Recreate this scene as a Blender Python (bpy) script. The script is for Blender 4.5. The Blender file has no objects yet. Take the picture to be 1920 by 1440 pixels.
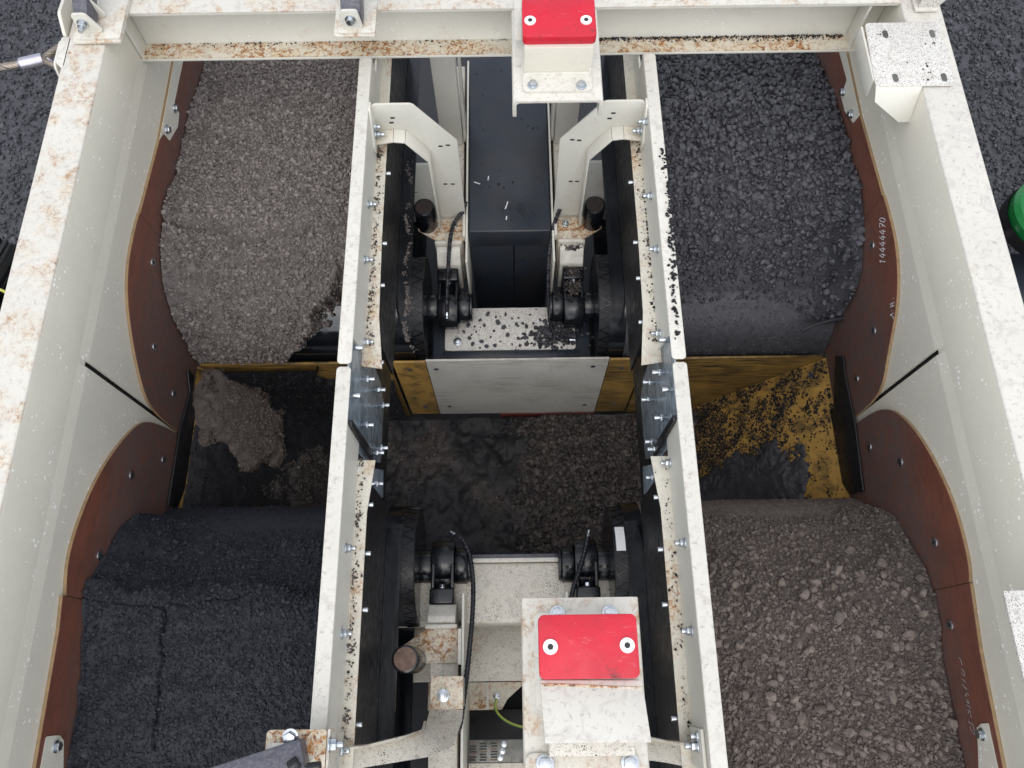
import bpy, bmesh, math, random
import numpy as np
from mathutils import Vector, Matrix
R_ = math.radians
random.seed(7)
col = bpy.context.scene.collection
sc = bpy.context.scene

# ------------------------------------------------------------------ camera, sky, sun, exposure
BASE = 1.55                      # height of the frame's top edge above the ground; all heights below are relative to it
CAMH, PITCH, ROLL = 1.66, R_(69), R_(0.8)
FPX = 1443.0
cam = bpy.data.cameras.new('camera'); camo = bpy.data.objects.new('camera', cam); col.objects.link(camo)
cam.sensor_width = 36; cam.lens = FPX / 1920 * 36; cam.clip_start = 0.05; cam.clip_end = 500
camo.matrix_world = Matrix.Translation((0, 0, CAMH + BASE)) @ Matrix.Rotation(R_(90) - PITCH, 4, 'X') @ Matrix.Rotation(-ROLL, 4, 'Z')
sc.camera = camo

SUN_EL, SUN_AZ = R_(64), R_(182)
w = bpy.data.worlds.new('World'); sc.world = w; w.use_nodes = True
nt = w.node_tree; nt.nodes.clear()
sky = nt.nodes.new('ShaderNodeTexSky'); sky.sky_type = 'NISHITA'; sky.sun_disc = False
sky.sun_elevation = SUN_EL; sky.sun_rotation = SUN_AZ; sky.dust_density = 1.5; sky.air_density = 1.0
hs = nt.nodes.new('ShaderNodeHueSaturation'); hs.inputs['Saturation'].default_value = 0.34
bg = nt.nodes.new('ShaderNodeBackground'); bg.inputs['Strength'].default_value = 0.15
wo = nt.nodes.new('ShaderNodeOutputWorld')
nt.links.new(sky.outputs[0], hs.inputs['Color']); nt.links.new(hs.outputs[0], bg.inputs[0]); nt.links.new(bg.outputs[0], wo.inputs[0])
sl = bpy.data.lights.new('sun', 'SUN'); sl.energy = 0.7; sl.angle = R_(120); sl.color = (1, .97, .93)
so = bpy.data.objects.new('sun', sl); col.objects.link(so)
so.rotation_euler = (R_(90) - SUN_EL, 0, -SUN_AZ + R_(180)); so.location = (0, 0, 6)
sc.view_settings.view_transform = 'Standard'; sc.view_settings.look = 'None'
sc.view_settings.exposure = 0.78; sc.view_settings.gamma = 1.0; sc.view_settings.use_curve_mapping = False

# ------------------------------------------------------------------ measuring: a sight line met with a plane of the place
S_, C_ = math.sin(PITCH), math.cos(PITCH); ct, st = math.cos(ROLL), math.sin(ROLL)
def ray(x, y):
    a, b = x - 960, 720 - y
    u, v = (a * ct + b * st) / FPX, (-a * st + b * ct) / FPX
    return Vector((u, C_ + v * S_, -S_ + v * C_))
def aZ(x, y, h):
    r = ray(x, y); t = (h - CAMH) / r.z; return Vector((r.x * t, r.y * t, h))
def aX(x, y, X):
    r = ray(x, y); t = X / r.x; return Vector((X, r.y * t, CAMH + r.z * t))
def aY(x, y, Y):
    r = ray(x, y); t = Y / r.y; return Vector((r.x * t, Y, CAMH + r.z * t))

# ------------------------------------------------------------------ materials
def newmat(name):
    m = bpy.data.materials.new(name); m.use_nodes = True
    return m, m.node_tree, m.node_tree.nodes['Principled BSDF']
class NB:
    def __init__(s, t): s.t = t; s.tc = t.nodes.new('ShaderNodeTexCoord').outputs['Object']
    def noise(s, scale, detail=4, rough=.55, dist=0, off=None, stretch=None):
        n = s.t.nodes.new('ShaderNodeTexNoise'); n.inputs['Scale'].default_value = scale
        n.inputs['Detail'].default_value = detail; n.inputs['Roughness'].default_value = rough; n.inputs['Distortion'].default_value = dist
        s.t.links.new(s.map(off, stretch), n.inputs['Vector']); return n.outputs['Fac']
    def vor(s, scale, off=None, stretch=None, out='Distance', rnd=1):
        n = s.t.nodes.new('ShaderNodeTexVoronoi'); n.inputs['Scale'].default_value = scale; n.inputs['Randomness'].default_value = rnd
        s.t.links.new(s.map(off, stretch), n.inputs['Vector']); return n.outputs[out]
    def map(s, off, stretch):
        if off is None and stretch is None: return s.tc
        m = s.t.nodes.new('ShaderNodeMapping')
        if off is not None: m.inputs['Location'].default_value = (off, off * .7, off * .3)
        if stretch is not None: m.inputs['Scale'].default_value = stretch
        s.t.links.new(s.tc, m.inputs['Vector']); return m.outputs[0]
    def ramp(s, f, a, b, inv=False):
        n = s.t.nodes.new('ShaderNodeMapRange'); n.clamp = True
        n.inputs['From Min'].default_value = a; n.inputs['From Max'].default_value = b
        if inv: n.inputs['To Min'].default_value = 1; n.inputs['To Max'].default_value = 0
        s.t.links.new(f, n.inputs['Value']); return n.outputs[0]
    def math(s, op, a, b):
        n = s.t.nodes.new('ShaderNodeMath'); n.operation = op
        for i, v in enumerate((a, b)):
            if isinstance(v, (int, float)): n.inputs[i].default_value = v
            else: s.t.links.new(v, n.inputs[i])
        return n.outputs[0]
    def mix(s, f, a, b, mode='MIX'):
        n = s.t.nodes.new('ShaderNodeMix'); n.data_type = 'RGBA'; n.blend_type = mode
        for i, v in ((0, f), (6, a), (7, b)):
            if isinstance(v, (int, float)): n.inputs[i].default_value = v
            elif isinstance(v, tuple): n.inputs[i].default_value = (*v, 1)
            else: s.t.links.new(v, n.inputs[i])
        return n.outputs[2]
    def mixf(s, f, a, b):
        n = s.t.nodes.new('ShaderNodeMix'); n.data_type = 'FLOAT'
        for i, v in ((0, f), (2, a), (3, b)):
            if isinstance(v, (int, float)): n.inputs[i].default_value = v
            else: s.t.links.new(v, n.inputs[i])
        return n.outputs[0]
    def bump(s, f, strength, dist, prev=None):
        n = s.t.nodes.new('ShaderNodeBump'); n.inputs['Strength'].default_value = strength; n.inputs['Distance'].default_value = dist
        s.t.links.new(f, n.inputs['Height'])
        if prev: s.t.links.new(prev, n.inputs['Normal'])
        return n.outputs[0]
    def attr(s, name):
        n = s.t.nodes.new('ShaderNodeAttribute'); n.attribute_name = name; return n.outputs['Fac']

M = {}
def paint(name, base=(.72, .685, .58), rough=.42, rust=0., speck=0., smear=0., drops=0., seed=0., rustlo=.5, sps=240, gate=(.42, .62), rs=7):
    m, t, p = newmat(name); b = NB(t)
    c = b.mix(b.ramp(b.noise(5, 3, off=seed), .3, .7), base, tuple(v * .93 for v in base))
    if smear:
        f = b.math('MULTIPLY', b.ramp(b.noise(28, 7, .65, 1.2, off=seed + 3), .50, .68), smear)
        c = b.mix(f, c, (.50, .455, .41))
        f = b.math('MULTIPLY', b.ramp(b.noise(90, 5, .6, .6, off=seed + 9), .56, .68), smear * .8)
        c = b.mix(f, c, (.30, .26, .24))
    if rust:
        blot = b.ramp(b.noise(rs, 5, .65, .5, off=seed + 5), rustlo, rustlo + .2)
        fine = b.ramp(b.noise(70, 6, .7, .8, off=seed + 2), .46, .62)
        f = b.math('MULTIPLY', b.math('MULTIPLY', blot, fine), rust)
        rc = b.mix(b.ramp(b.noise(160, 3, off=seed), .4, .62), (.50, .22, .055), (.13, .045, .02))
        halo = b.math('MULTIPLY', b.math('MULTIPLY', blot, b.ramp(b.noise(30, 4, off=seed + 2), .4, .6)), min(rust, 1) * .45)
        c = b.mix(halo, c, (.60, .42, .20)); c = b.mix(f, c, rc)
    if speck:
        v = b.vor(sps, off=seed, stretch=(1, .75, 1)); nn = b.ramp(b.noise(13, 4, off=seed + 8), *gate)
        thr = b.math('MULTIPLY', b.math('MULTIPLY', b.vor(sps, off=seed, stretch=(1, .75, 1), out='Color'), nn), .36 * speck)
        f = b.math('LESS_THAN', v, thr)
        c = b.mix(f, c, (.035, .03, .03))
        v2 = b.vor(420, off=seed + 4); thr2 = b.math('MULTIPLY', b.vor(420, off=seed + 4, out='Color'), .33 * speck)
        c = b.mix(b.math('LESS_THAN', v2, thr2), c, (.10, .06, .04))
    bh = b.noise(260, 3)
    nrm = b.bump(bh, .10, .0015)
    if drops:
        v = b.vor(75, off=seed + 1); rc_ = b.vor(75, off=seed + 1, out='Color')
        gate = b.ramp(b.noise(9, 2, off=seed), .42, .6)
        f = b.math('LESS_THAN', v, b.math('MULTIPLY', b.math('MULTIPLY', rc_, gate), .40 * drops))
        c = b.mix(b.math('MULTIPLY', f, .9), c, (.92, .90, .85))
        nrm = b.bump(f, .3, .001, nrm)
    t.links.new(c, p.inputs['Base Color']); t.links.new(nrm, p.inputs['Normal'])
    t.links.new(b.mixf(b.noise(20, 4), rough - .1, rough + .15), p.inputs['Roughness'])
    M[name] = m; return m
paint('cream_wall', drops=1., smear=.10)
paint('cream_top', base=(.69, .665, .59), smear=.6, speck=.3, rust=.35, rustlo=.58, seed=4.)
paint('cream_top_rusty', base=(.69, .66, .58), smear=.5, speck=.4, rust=1.0, rustlo=.48, seed=11., rs=13)
paint('cream_spotted', base=(.71, .69, .635), smear=.6, speck=1.5, seed=2., sps=115, gate=(.46, .66))
paint('cream_ledge', base=(.72, .68, .57), smear=.5, speck=.45, rust=1.0, rustlo=.46, seed=6.)
paint('cream_arm', base=(.70, .68, .60), smear=.12, rust=.5, rustlo=.58, drops=.5, seed=8.)
paint('cream_dirty', base=(.68, .64, .55), smear=.8, speck=1.2, rust=.8, rustlo=.53, seed=13.)
paint('cream_rusty', base=(.70, .65, .53), smear=.4, speck=.6, rust=1.5, rustlo=.36, seed=21.)

def deflector():
    m = paint('cream_deflector', base=(.60, .585, .525), smear=.4, speck=.3, seed=17.); t = m.node_tree; b = NB(t); p = t.nodes['Principled BSDF']
    src = p.inputs['Base Color'].links[0].from_socket
    mp = t.nodes.new('ShaderNodeMapping'); mp.inputs['Rotation'].default_value = (0, R_(-38), 0); mp.inputs['Scale'].default_value = (3, 1, 42); t.links.new(b.tc, mp.inputs['Vector'])
    n = t.nodes.new('ShaderNodeTexNoise'); n.inputs['Scale'].default_value = 2.2; n.inputs['Detail'].default_value = 6; n.inputs['Roughness'].default_value = .7; t.links.new(mp.outputs[0], n.inputs['Vector'])
    f = b.math('MULTIPLY', b.math('MULTIPLY', b.ramp(n.outputs['Fac'], .42, .66), b.ramp(b.noise(4.5, 4, off=3), .38, .60)), .75)
    t.links.new(b.mix(f, src, (.13, .105, .085)), p.inputs['Base Color'])
deflector()

def simple(name, colr, rough, metal=0., nscale=0, namp=.3, bump=0., bscale=300, spec=.5, rvar=0., stretch=None, dirt=None, dirtf=.0, dscale=20):
    m, t, p = newmat(name); b = NB(t)
    c = colr
    if nscale:
        c = b.mix(b.ramp(b.noise(nscale, 5, .6, stretch=stretch), .3, .7), colr, tuple(v * (1 - namp) for v in colr))
    if dirt:
        c = b.mix(b.math('MULTIPLY', b.ramp(b.noise(dscale, 7, .68, .6, off=5), .46, .62), dirtf), c, dirt)
    if isinstance(c, tuple): p.inputs['Base Color'].default_value = (*c, 1)
    else: t.links.new(c, p.inputs['Base Color'])
    p.inputs['Metallic'].default_value = metal; p.inputs['Roughness'].default_value = rough
    p.inputs['Specular IOR Level'].default_value = spec
    if rvar: t.links.new(b.mixf(b.ramp(b.noise(nscale or 30, 5, .6, .5, off=3, stretch=stretch), .35, .65), max(.03, rough - rvar), rough + rvar), p.inputs['Roughness'])
    if bump: t.links.new(b.bump(b.noise(bscale, 4, .6), bump, .002), p.inputs['Normal'])
    M[name] = m; return m
simple('zinc', (.62, .66, .70), .30, 1., 150, .25, rvar=.12)
simple('dark_recess', (.02, .02, .022), .6)  # near-black colour stands in for the shade inside recesses, slots and holes
simple('galvanised', (.36, .43, .49), .32, .15, 14, .45, bump=.1, rvar=.15, stretch=(1, 1, 6), dirt=(.02, .025, .03), dirtf=.5)
simple('black_paint', (.007, .008, .011), .17, 0, 40, .4, bump=.25, bscale=120, rvar=.12)
simple('dark_box', (.028, .036, .050), .34, 0, 4, .35, bump=.05, rvar=.12, dirt=(.05, .04, .028), dirtf=.35, dscale=5)
simple('rubber', (.012, .012, .014), .45, 0, 30, .3, bump=.2, rvar=.15)
simple('hose', (.016, .016, .022), .30, 0, 60, .3)
simple('phenolic_edge', (.36, .24, .12), .6, 0, 50, .3)
simple('yellow', (.46, .27, .07), .38, 0, 9, .25, bump=.06, dirt=(.05, .038, .025), dirtf=.7, dscale=14, rvar=.1)
def brushed(name, base, dirt, rot, amt, lo=.36, hi=.60, glo=.30, ghi=.55, sc3=(3, 1, 34)):
    m, t, p = newmat(name); b = NB(t)
    mp = t.nodes.new('ShaderNodeMapping'); mp.inputs['Rotation'].default_value = rot; mp.inputs['Scale'].default_value = sc3; t.links.new(b.tc, mp.inputs['Vector'])
    n = t.nodes.new('ShaderNodeTexNoise'); n.inputs['Scale'].default_value = 2.4; n.inputs['Detail'].default_value = 7; n.inputs['Roughness'].default_value = .72; t.links.new(mp.outputs[0], n.inputs['Vector'])
    f = b.math('MULTIPLY', b.math('MULTIPLY', b.ramp(n.outputs['Fac'], lo, hi), b.ramp(b.noise(6, 5, off=3), glo, ghi)), amt)
    c = b.mix(b.ramp(b.noise(12, 4), .3, .7), base, tuple(v * .75 for v in base))
    t.links.new(b.mix(f, c, dirt), p.inputs['Base Color']); p.inputs['Roughness'].default_value = .42
    t.links.new(b.bump(f, .15, .002), p.inputs['Normal']); M[name] = m
brushed('yellow_dirty', (.40, .24, .06), (.030, .022, .015), (0, R_(35), 0), .97)
def redpad():
    m, t, p = newmat('red_pad'); b = NB(t)
    c = b.mix(b.ramp(b.noise(9, 5, .6), .3, .7), (.66, .013, .036), (.52, .016, .034))
    c = b.mix(b.math('MULTIPLY', b.ramp(b.noise(17, 5, .6, .4, off=8), .61, .69), .75), c, (.09, .035, .035))
    c = b.mix(b.math('MULTIPLY', b.ramp(b.noise(30, 6, .7, 1.5, off=2, stretch=(.5, 2.2, 1)), .62, .70), .5), c, (.72, .25, .27))
    v = b.vor(120, off=4); c = b.mix(b.math('LESS_THAN', v, b.math('MULTIPLY', b.vor(120, off=4, out='Color'), .16)), c, (.12, .01, .015))
    t.links.new(c, p.inputs['Base Color']); t.links.new(b.mixf(b.ramp(b.noise(24, 5), .35, .65), .28, .55), p.inputs['Roughness'])
    t.links.new(b.bump(b.noise(120, 5, .65), .08, .002), p.inputs['Normal']); M['red_pad'] = m
redpad()
simple('white', (.85, .85, .84), .5)
simple('chalk', (.72, .71, .74), .7)
simple('chalk_faint', (.36, .33, .32), .8)
simple('steel_wire', (.36, .31, .26), .38, .8, 60, .4)
simple('ferrule', (.60, .58, .66), .32, .9, 30, .2, bump=.1)
simple('strut_grey', (.085, .085, .11), .38, .0, 25, .3, bump=.15, bscale=150, dirt=(.3, .29, .27), dirtf=.25, dscale=120)
simple('green_paint', (.010, .20, .045), .25, 0, 12, .2)
simple('cable_green', (.14, .30, .05), .4)
simple('cable_yellow', (.55, .55, .12), .4)
simple('slotted', (.22, .22, .20), .45, .6, 30, .3, dirt=(.07, .06, .05), dirtf=.6)
simple('rust_cap', (.17, .11, .085), .35, .6, 60, .5, bump=.3, bscale=120)
simple('dark_cap', (.05, .036, .032), .3, .3, 60, .5, bump=.3, bscale=120)
simple('pink', (.42, .07, .06), .5)
simple('redbrown', (.10, .018, .012), .5)

def belt_mat():
    m, t, p = newmat('belt_rubber'); b = NB(t)
    d = b.vor(110, off=2); rc = b.vor(110, off=2, out='Color')
    gate = b.ramp(b.noise(7, 3, off=1), .40, .58)
    drop = b.math('LESS_THAN', d, b.math('MULTIPLY', b.math('MULTIPLY', rc, gate), .50))
    streak = b.ramp(b.noise(18, 6, .6, .4, stretch=(1.6, .18, .18)), .38, .62)
    c = b.mix(streak, (.005, .006, .008), (.009, .010, .013))
    c = b.mix(drop, c, (.006, .006, .007))
    t.links.new(c, p.inputs['Base Color'])
    r = b.mixf(streak, .07, .22); r = b.mixf(drop, r, .05); p.inputs['Specular IOR Level'].default_value = .9
    t.links.new(r, p.inputs['Roughness'])
    t.links.new(b.bump(drop, .25, .002, b.bump(b.noise(60, 4), .12, .003)), p.inputs['Normal'])
    M['belt'] = m
belt_mat()

def phenolic():
    m, t, p = newmat('phenolic'); b = NB(t)
    c = b.mix(b.ramp(b.noise(6, 5, .6), .3, .7), (.230, .082, .052), (.155, .062, .043))
    c = b.mix(b.math('MULTIPLY', b.ramp(b.noise(22, 7, .7, 1, stretch=(1, .6, 2.2)), .48, .66), .45), c, (.060, .026, .020))
    sep = t.nodes.new('ShaderNodeSeparateXYZ'); t.links.new(b.tc, sep.inputs[0])
    # grey dust rubbed on the lower, material-side strip of the liners
    z = b.math('ADD', sep.outputs[2], b.math('MULTIPLY', b.noise(9, 5), .10))
    dust = b.math('MULTIPLY', b.ramp(z, .44, .57, inv=True), b.ramp(b.noise(40, 5), .15, .6))
    c = b.mix(b.math('MULTIPLY', dust, .8), c, (.105, .082, .076))
    sc_ = b.ramp(b.noise(140, 3, off=3, stretch=(.6, .15, 1)), .66, .72)
    c = b.mix(b.math('MULTIPLY', sc_, .35), c, (.20, .13, .10))
    t.links.new(c, p.inputs['Base Color'])
    t.links.new(b.mixf(dust, .34, .62), p.inputs['Roughness'])
    t.links.new(b.bump(b.noise(180, 3), .06, .001), p.inputs['Normal'])
    M['phenolic'] = m
phenolic()

def asphalt(name, base, dark, rough=.55, spec=.4, bscale=350, bstr=.5, brown=None):
    m, t, p = newmat(name); b = NB(t)
    tint = b.attr('tint')
    c = b.mix(tint, dark, base)
    c = b.mix(b.ramp(b.noise(38, 6, .65), .35, .65), c, tuple(v * .72 for v in base), 'MIX') if False else b.mix(b.math('MULTIPLY', b.ramp(b.noise(45, 6, .7), .40, .62), .45), c, dark)
    if brown: c = b.mix(b.ramp(b.noise(5, 4, .6, off=2), .45, .65), c, brown)
    t.links.new(c, p.inputs['Base Color']); p.inputs['Specular IOR Level'].default_value = spec
    t.links.new(b.mixf(b.noise(90, 3), rough - .12, rough + .12), p.inputs['Roughness'])
    t.links.new(b.bump(b.noise(bscale, 5, .65), bstr, .004), p.inputs['Normal'])
    M[name] = m
asphalt('asphalt_grey', (.315, .276, .256), (.090, .077, .071), .75, .25)
asphalt('asphalt_coarse', (.098, .098, .110), (.022, .022, .027), .45, .55)
asphalt('asphalt_fine', (.040, .043, .055), (.012, .0135, .0195), .58, .4)
asphalt('asphalt_brown', (.240, .198, .174), (.070, .056, .050), .75, .25)
asphalt('asphalt_pit', (.170, .135, .115), (.009, .009, .011), .5, .45)
asphalt('asphalt_black', (.022, .022, .026), (.008, .008, .010), .55, .4)
asphalt('ground_gravel', (.105, .105, .118), (.024, .024, .029), .5, .45)

# ------------------------------------------------------------------ mesh building
ORG = {}
def thing(name, label, cat, org, group=None, kind=None):
    o = bpy.data.objects.new(name, None); col.objects.link(o); o.empty_display_size = .05
    o.location = (org[0], org[1], org[2] + BASE); ORG[o] = Vector(org)
    o['label'] = label; o['category'] = cat
    if group: o['group'] = group
    if kind: o['kind'] = kind
    return o
def tag(o, label, cat=None, group=None, kind=None):
    o['label'] = label
    if cat: o['category'] = cat
    if group: o['group'] = group
    if kind: o['kind'] = kind
    return o
def fillet(pts, r, n=4):
    out = []; N = len(pts)
    for i in range(N):
        p0, p1, p2 = Vector(pts[i - 1]), Vector(pts[i]), Vector(pts[(i + 1) % N])
        a, b = p0 - p1, p2 - p1; la, lb = a.length, b.length
        if la < 1e-6 or lb < 1e-6: continue
        a /= la; b /= lb; ang = a.angle(b, math.pi)
        if ang > R_(172) or r <= 0: out.append(tuple(p1)); continue
        d = min(r / math.tan(ang / 2), la * .45, lb * .45); rr = d * math.tan(ang / 2)
        cdir = (a + b).normalized(); c = p1 + cdir * (rr / math.sin(ang / 2))
        s, e = p1 + a * d - c, p1 + b * d - c
        for k in range(n + 1):
            f = k / n; v = s.lerp(e, f)
            v = v.normalized() * rr if v.length > 1e-9 else v
            out.append(tuple(c + v))
    return out
class MB:
    def __init__(s): s.v = []; s.f = []; s.m = []; s.mi = 0
    def add(s, vs, fs):
        o = len(s.v); s.v += [tuple(v) for v in vs]; s.f += [[i + o for i in f] for f in fs]; s.m += [s.mi] * len(fs); return s
    def box(s, x0, x1, y0, y1, z0, z1):
        x0, x1 = sorted((x0, x1)); y0, y1 = sorted((y0, y1)); z0, z1 = sorted((z0, z1))
        return s.add([(x0, y0, z0), (x1, y0, z0), (x1, y1, z0), (x0, y1, z0), (x0, y0, z1), (x1, y0, z1), (x1, y1, z1), (x0, y1, z1)],
                     [[0, 3, 2, 1], [4, 5, 6, 7], [0, 1, 5, 4], [1, 2, 6, 5], [2, 3, 7, 6], [3, 0, 4, 7]])
    def prism(s, poly, axis, a0, a1):
        a0, a1 = sorted((a0, a1)); n = len(poly)
        def P(p, a): return (a, p[0], p[1]) if axis == 'X' else ((p[0], a, p[1]) if axis == 'Y' else (p[0], p[1], a))
        vs = [P(p, a0) for p in poly] + [P(p, a1) for p in poly]
        return s.add(vs, [list(range(n))[::-1], list(range(n, 2 * n))] + [[i, (i + 1) % n, (i + 1) % n + n, i + n] for i in range(n)])
    def cyl(s, p0, p1, r, seg=20, r1=None):
        p0, p1 = Vector(p0), Vector(p1); r1 = r if r1 is None else r1
        q = Vector((0, 0, 1)).rotation_difference(p1 - p0)
        ring = [q @ Vector((math.cos(2 * math.pi * k / seg), math.sin(2 * math.pi * k / seg), 0)) for k in range(seg)]
        return s.add([p0 + e * r for e in ring] + [p1 + e * r1 for e in ring],
                     [list(range(seg))[::-1], list(range(seg, 2 * seg))] + [[k, (k + 1) % seg, (k + 1) % seg + seg, k + seg] for k in range(seg)])
    def tube(s, pts, r, seg=10, saw=0, pitch=.012, step=.004):
        P = [Vector(p) for p in pts]; path = []
        for i in range(len(P) - 1):
            a, b, c, d = P[max(i - 1, 0)], P[i], P[i + 1], P[min(i + 2, len(P) - 1)]
            n = max(2, int((c - b).length / step))
            for k in range(n):
                t = k / n
                path.append(.5 * ((2 * b) + (c - a) * t + (2 * a - 5 * b + 4 * c - d) * t * t + (3 * b - a - 3 * c + d) * t ** 3))
        path.append(P[-1]); n = len(path); vs = []; L = 0; up = Vector((.3, .5, .81))
        for i, p in enumerate(path):
            t = (path[min(i + 1, n - 1)] - path[max(i - 1, 0)]).normalized()
            if i: L += (p - path[i - 1]).length
            e1 = (up - t * up.dot(t)).normalized(); up = e1; e2 = t.cross(e1)
            for k in range(seg):
                a = 2 * math.pi * k / seg
                rr = r + (saw * (((L / pitch) + k / seg) % 1.0) if saw else 0)
                vs.append(p + (e1 * math.cos(a) + e2 * math.sin(a)) * rr)
        fs = [[i * seg + k, i * seg + (k + 1) % seg, (i + 1) * seg + (k + 1) % seg, (i + 1) * seg + k] for i in range(n - 1) for k in range(seg)]
        fs += [list(range(seg))[::-1], list(range((n - 1) * seg, n * seg))]
        return s.add(vs, fs)
    def lathe(s, prof, org, axis='X', seg=48, close=False):
        vs = []; n = len(prof)
        for k in range(seg):
            a = 2 * math.pi * k / seg; c, d = math.cos(a), math.sin(a)
            for (x, r) in prof:
                q = (x, r * c, r * d) if axis == 'X' else (r * c, r * d, x)
                vs.append((q[0] + org[0], q[1] + org[1], q[2] + org[2]))
        fs = []
        for k in range(seg):
            k2 = (k + 1) % seg
            for i in range(n if close else n - 1):
                j = (i + 1) % n; fs.append([k * n + i, k * n + j, k2 * n + j, k2 * n + i])
        return s.add(vs, fs)
    def mesh(s, name, mats, org=(0, 0, 0), bevel=0., seg=2, sharp=35):
        me = bpy.data.meshes.new(name); o = Vector(org)
        me.from_pydata([(v[0] - o[0], v[1] - o[1], v[2] - o[2]) for v in s.v], [], s.f)
        mats = mats if isinstance(mats, (list, tuple)) else [mats]
        for q in mats: me.materials.append(M[q])
        if len(mats) > 1: me.polygons.foreach_set('material_index', s.m)
        bm = bmesh.new(); bm.from_mesh(me); bmesh.ops.recalc_face_normals(bm, faces=bm.faces)
        if bevel:
            ed = [e for e in bm.edges if len(e.link_faces) == 2 and e.calc_face_angle(0) > R_(38)]
            bmesh.ops.bevel(bm, geom=ed, offset=bevel, segments=seg, profile=.5, affect='EDGES', clamp_overlap=True)
        bm.to_mesh(me); bm.free()
        me.polygons.foreach_set('use_smooth', [True] * len(me.polygons)); me.set_sharp_from_angle(angle=R_(sharp)); me.update()
        return me
    def build(s, name, mats, parent=None, bevel=0., seg=2, sharp=35):
        if parent is not None: org = ORG[parent]
        else:
            a = np.array(s.v); org = Vector(((a[:, 0].min() + a[:, 0].max()) / 2, (a[:, 1].min() + a[:, 1].max()) / 2, a[:, 2].min()))
        o = bpy.data.objects.new(name, s.mesh(name, mats, org, bevel, seg, sharp)); col.objects.link(o)
        ORG[o] = Vector(org)
        if parent is not None: o.parent = parent
        else: o.location = (org[0], org[1], org[2] + BASE)
        return o

# fastener templates, axis +Z, base at 0
TPL = {}
def tpl():
    def hexp(r): return [(r * math.cos(R_(60 * k)), r * math.sin(R_(60 * k))) for k in range(6)]
    b = MB(); b.cyl((0, 0, 0), (0, 0, .003), .0145, 20); b.prism(hexp(.0112), 'Z', .003, .0125); TPL['hex_bolt'] = b.mesh('hex_bolt', 'zinc', bevel=.0012)
    b = MB(); b.cyl((0, 0, 0), (0, 0, .003), .0135, 20); b.prism(hexp(.0110), 'Z', .003, .014); b.cyl((0, 0, .014), (0, 0, .026), .0062, 12); TPL['nut'] = b.mesh('nut', 'zinc', bevel=.0009)
    b = MB(); b.prism(hexp(.0105), 'Z', .010, .020); b.cyl((0, 0, 0), (0, 0, .036), .0060, 12); TPL['long_stud'] = b.mesh('long_stud', 'zinc', bevel=.0008)
    b = MB(); b.cyl((0, 0, 0), (0, 0, .026), .0065, 12); TPL['stud'] = b.mesh('stud', 'zinc', bevel=.001)
    b = MB(); b.cyl((0, 0, -.004), (0, 0, .0022), .0135, 20, .0125); b.mi = 1; b.prism(hexp(.0062), 'Z', .0021, .0028); TPL['screw'] = b.mesh('screw', ['zinc', 'dark_recess'])
    b = MB(); b.cyl((0, 0, -.004), (0, 0, .0025), .0150, 24); b.mi = 1; b.prism(hexp(.0062), 'Z', .0024, .0034); TPL['pad_screw'] = b.mesh('pad_screw', ['white', 'dark_recess'])
    b = MB(); b.cyl((0, 0, -.003), (0, 0, .0015), .0095, 16); b.mi = 1; b.cyl((0, 0, .0014), (0, 0, .002), .004, 8); TPL['dark_screw'] = b.mesh('dark_screw', ['strut_grey', 'dark_recess'])
tpl()
def bolt(kind, parent, p, d, name='bolt', s=1.0, spin=None):
    o = bpy.data.objects.new(name, TPL[kind]); col.objects.link(o); o.parent = parent
    q = Vector((0, 0, 1)).rotation_difference(Vector(d)).to_matrix().to_4x4()
    o.matrix_basis = Matrix.Translation(Vector(p) - ORG[parent]) @ q @ Matrix.Rotation(random.random() * 6 if spin is None else spin, 4, 'Z') @ Matrix.Scale(s, 4)
    return o

# ------------------------------------------------------------------ loose material: noise, stones, heaps
rng = np.random.default_rng(3)
TAB = rng.random((256, 256))
def vnoise(x, y, sc_, seed=0):
    x = x * sc_ + seed * 17.3; y = y * sc_ + seed * 31.7
    xi = np.floor(x).astype(int); yi = np.floor(y).astype(int); fx = x - xi; fy = y - yi
    fx = fx * fx * (3 - 2 * fx); fy = fy * fy * (3 - 2 * fy)
    g = lambda i, j: TAB[i % 256, j % 256]
    return (g(xi, yi) * (1 - fx) + g(xi + 1, yi) * fx) * (1 - fy) + (g(xi, yi + 1) * (1 - fx) + g(xi + 1, yi + 1) * fx) * fy
def fbm(x, y, sc_, octv=4, seed=0, gain=.5):
    t = 0; a = 1; n = 0
    for k in range(octv): t = t + a * (vnoise(x, y, sc_ * 2 ** k, seed + k * 3) - .5); n += a; a *= gain
    return t / n * 2
def ico(sub):
    bm = bmesh.new(); bmesh.ops.create_icosphere(bm, subdivisions=sub, radius=1)
    v = np.array([x.co[:] for x in bm.verts]); f = np.array([[q.index for q in p.verts] for p in bm.faces]); bm.free(); return v, f
def stone_templates(sub, k, seed, rough=.22):
    r = np.random.default_rng(seed); v0, f = ico(sub); out = []
    for i in range(k):
        v = v0 * (1 + r.normal(0, rough * .45, (len(v0), 1)))
        for c in range(5):                                      # knock flat facets off
            n = r.normal(size=3); n /= np.linalg.norm(n); d = .62 + .25 * r.random()
            h = v @ n; v = v - np.clip(h - d, 0, None)[:, None] * n
        out.append(v)
    return out, f
ST1 = stone_templates(1, 8, 1); ST2 = stone_templates(2, 8, 2)
_o = np.array([(1, 0, 0), (-1, 0, 0), (0, 1, 0), (0, -1, 0), (0, 0, 1), (0, 0, -1)], float); _r0 = np.random.default_rng(4)
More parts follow.
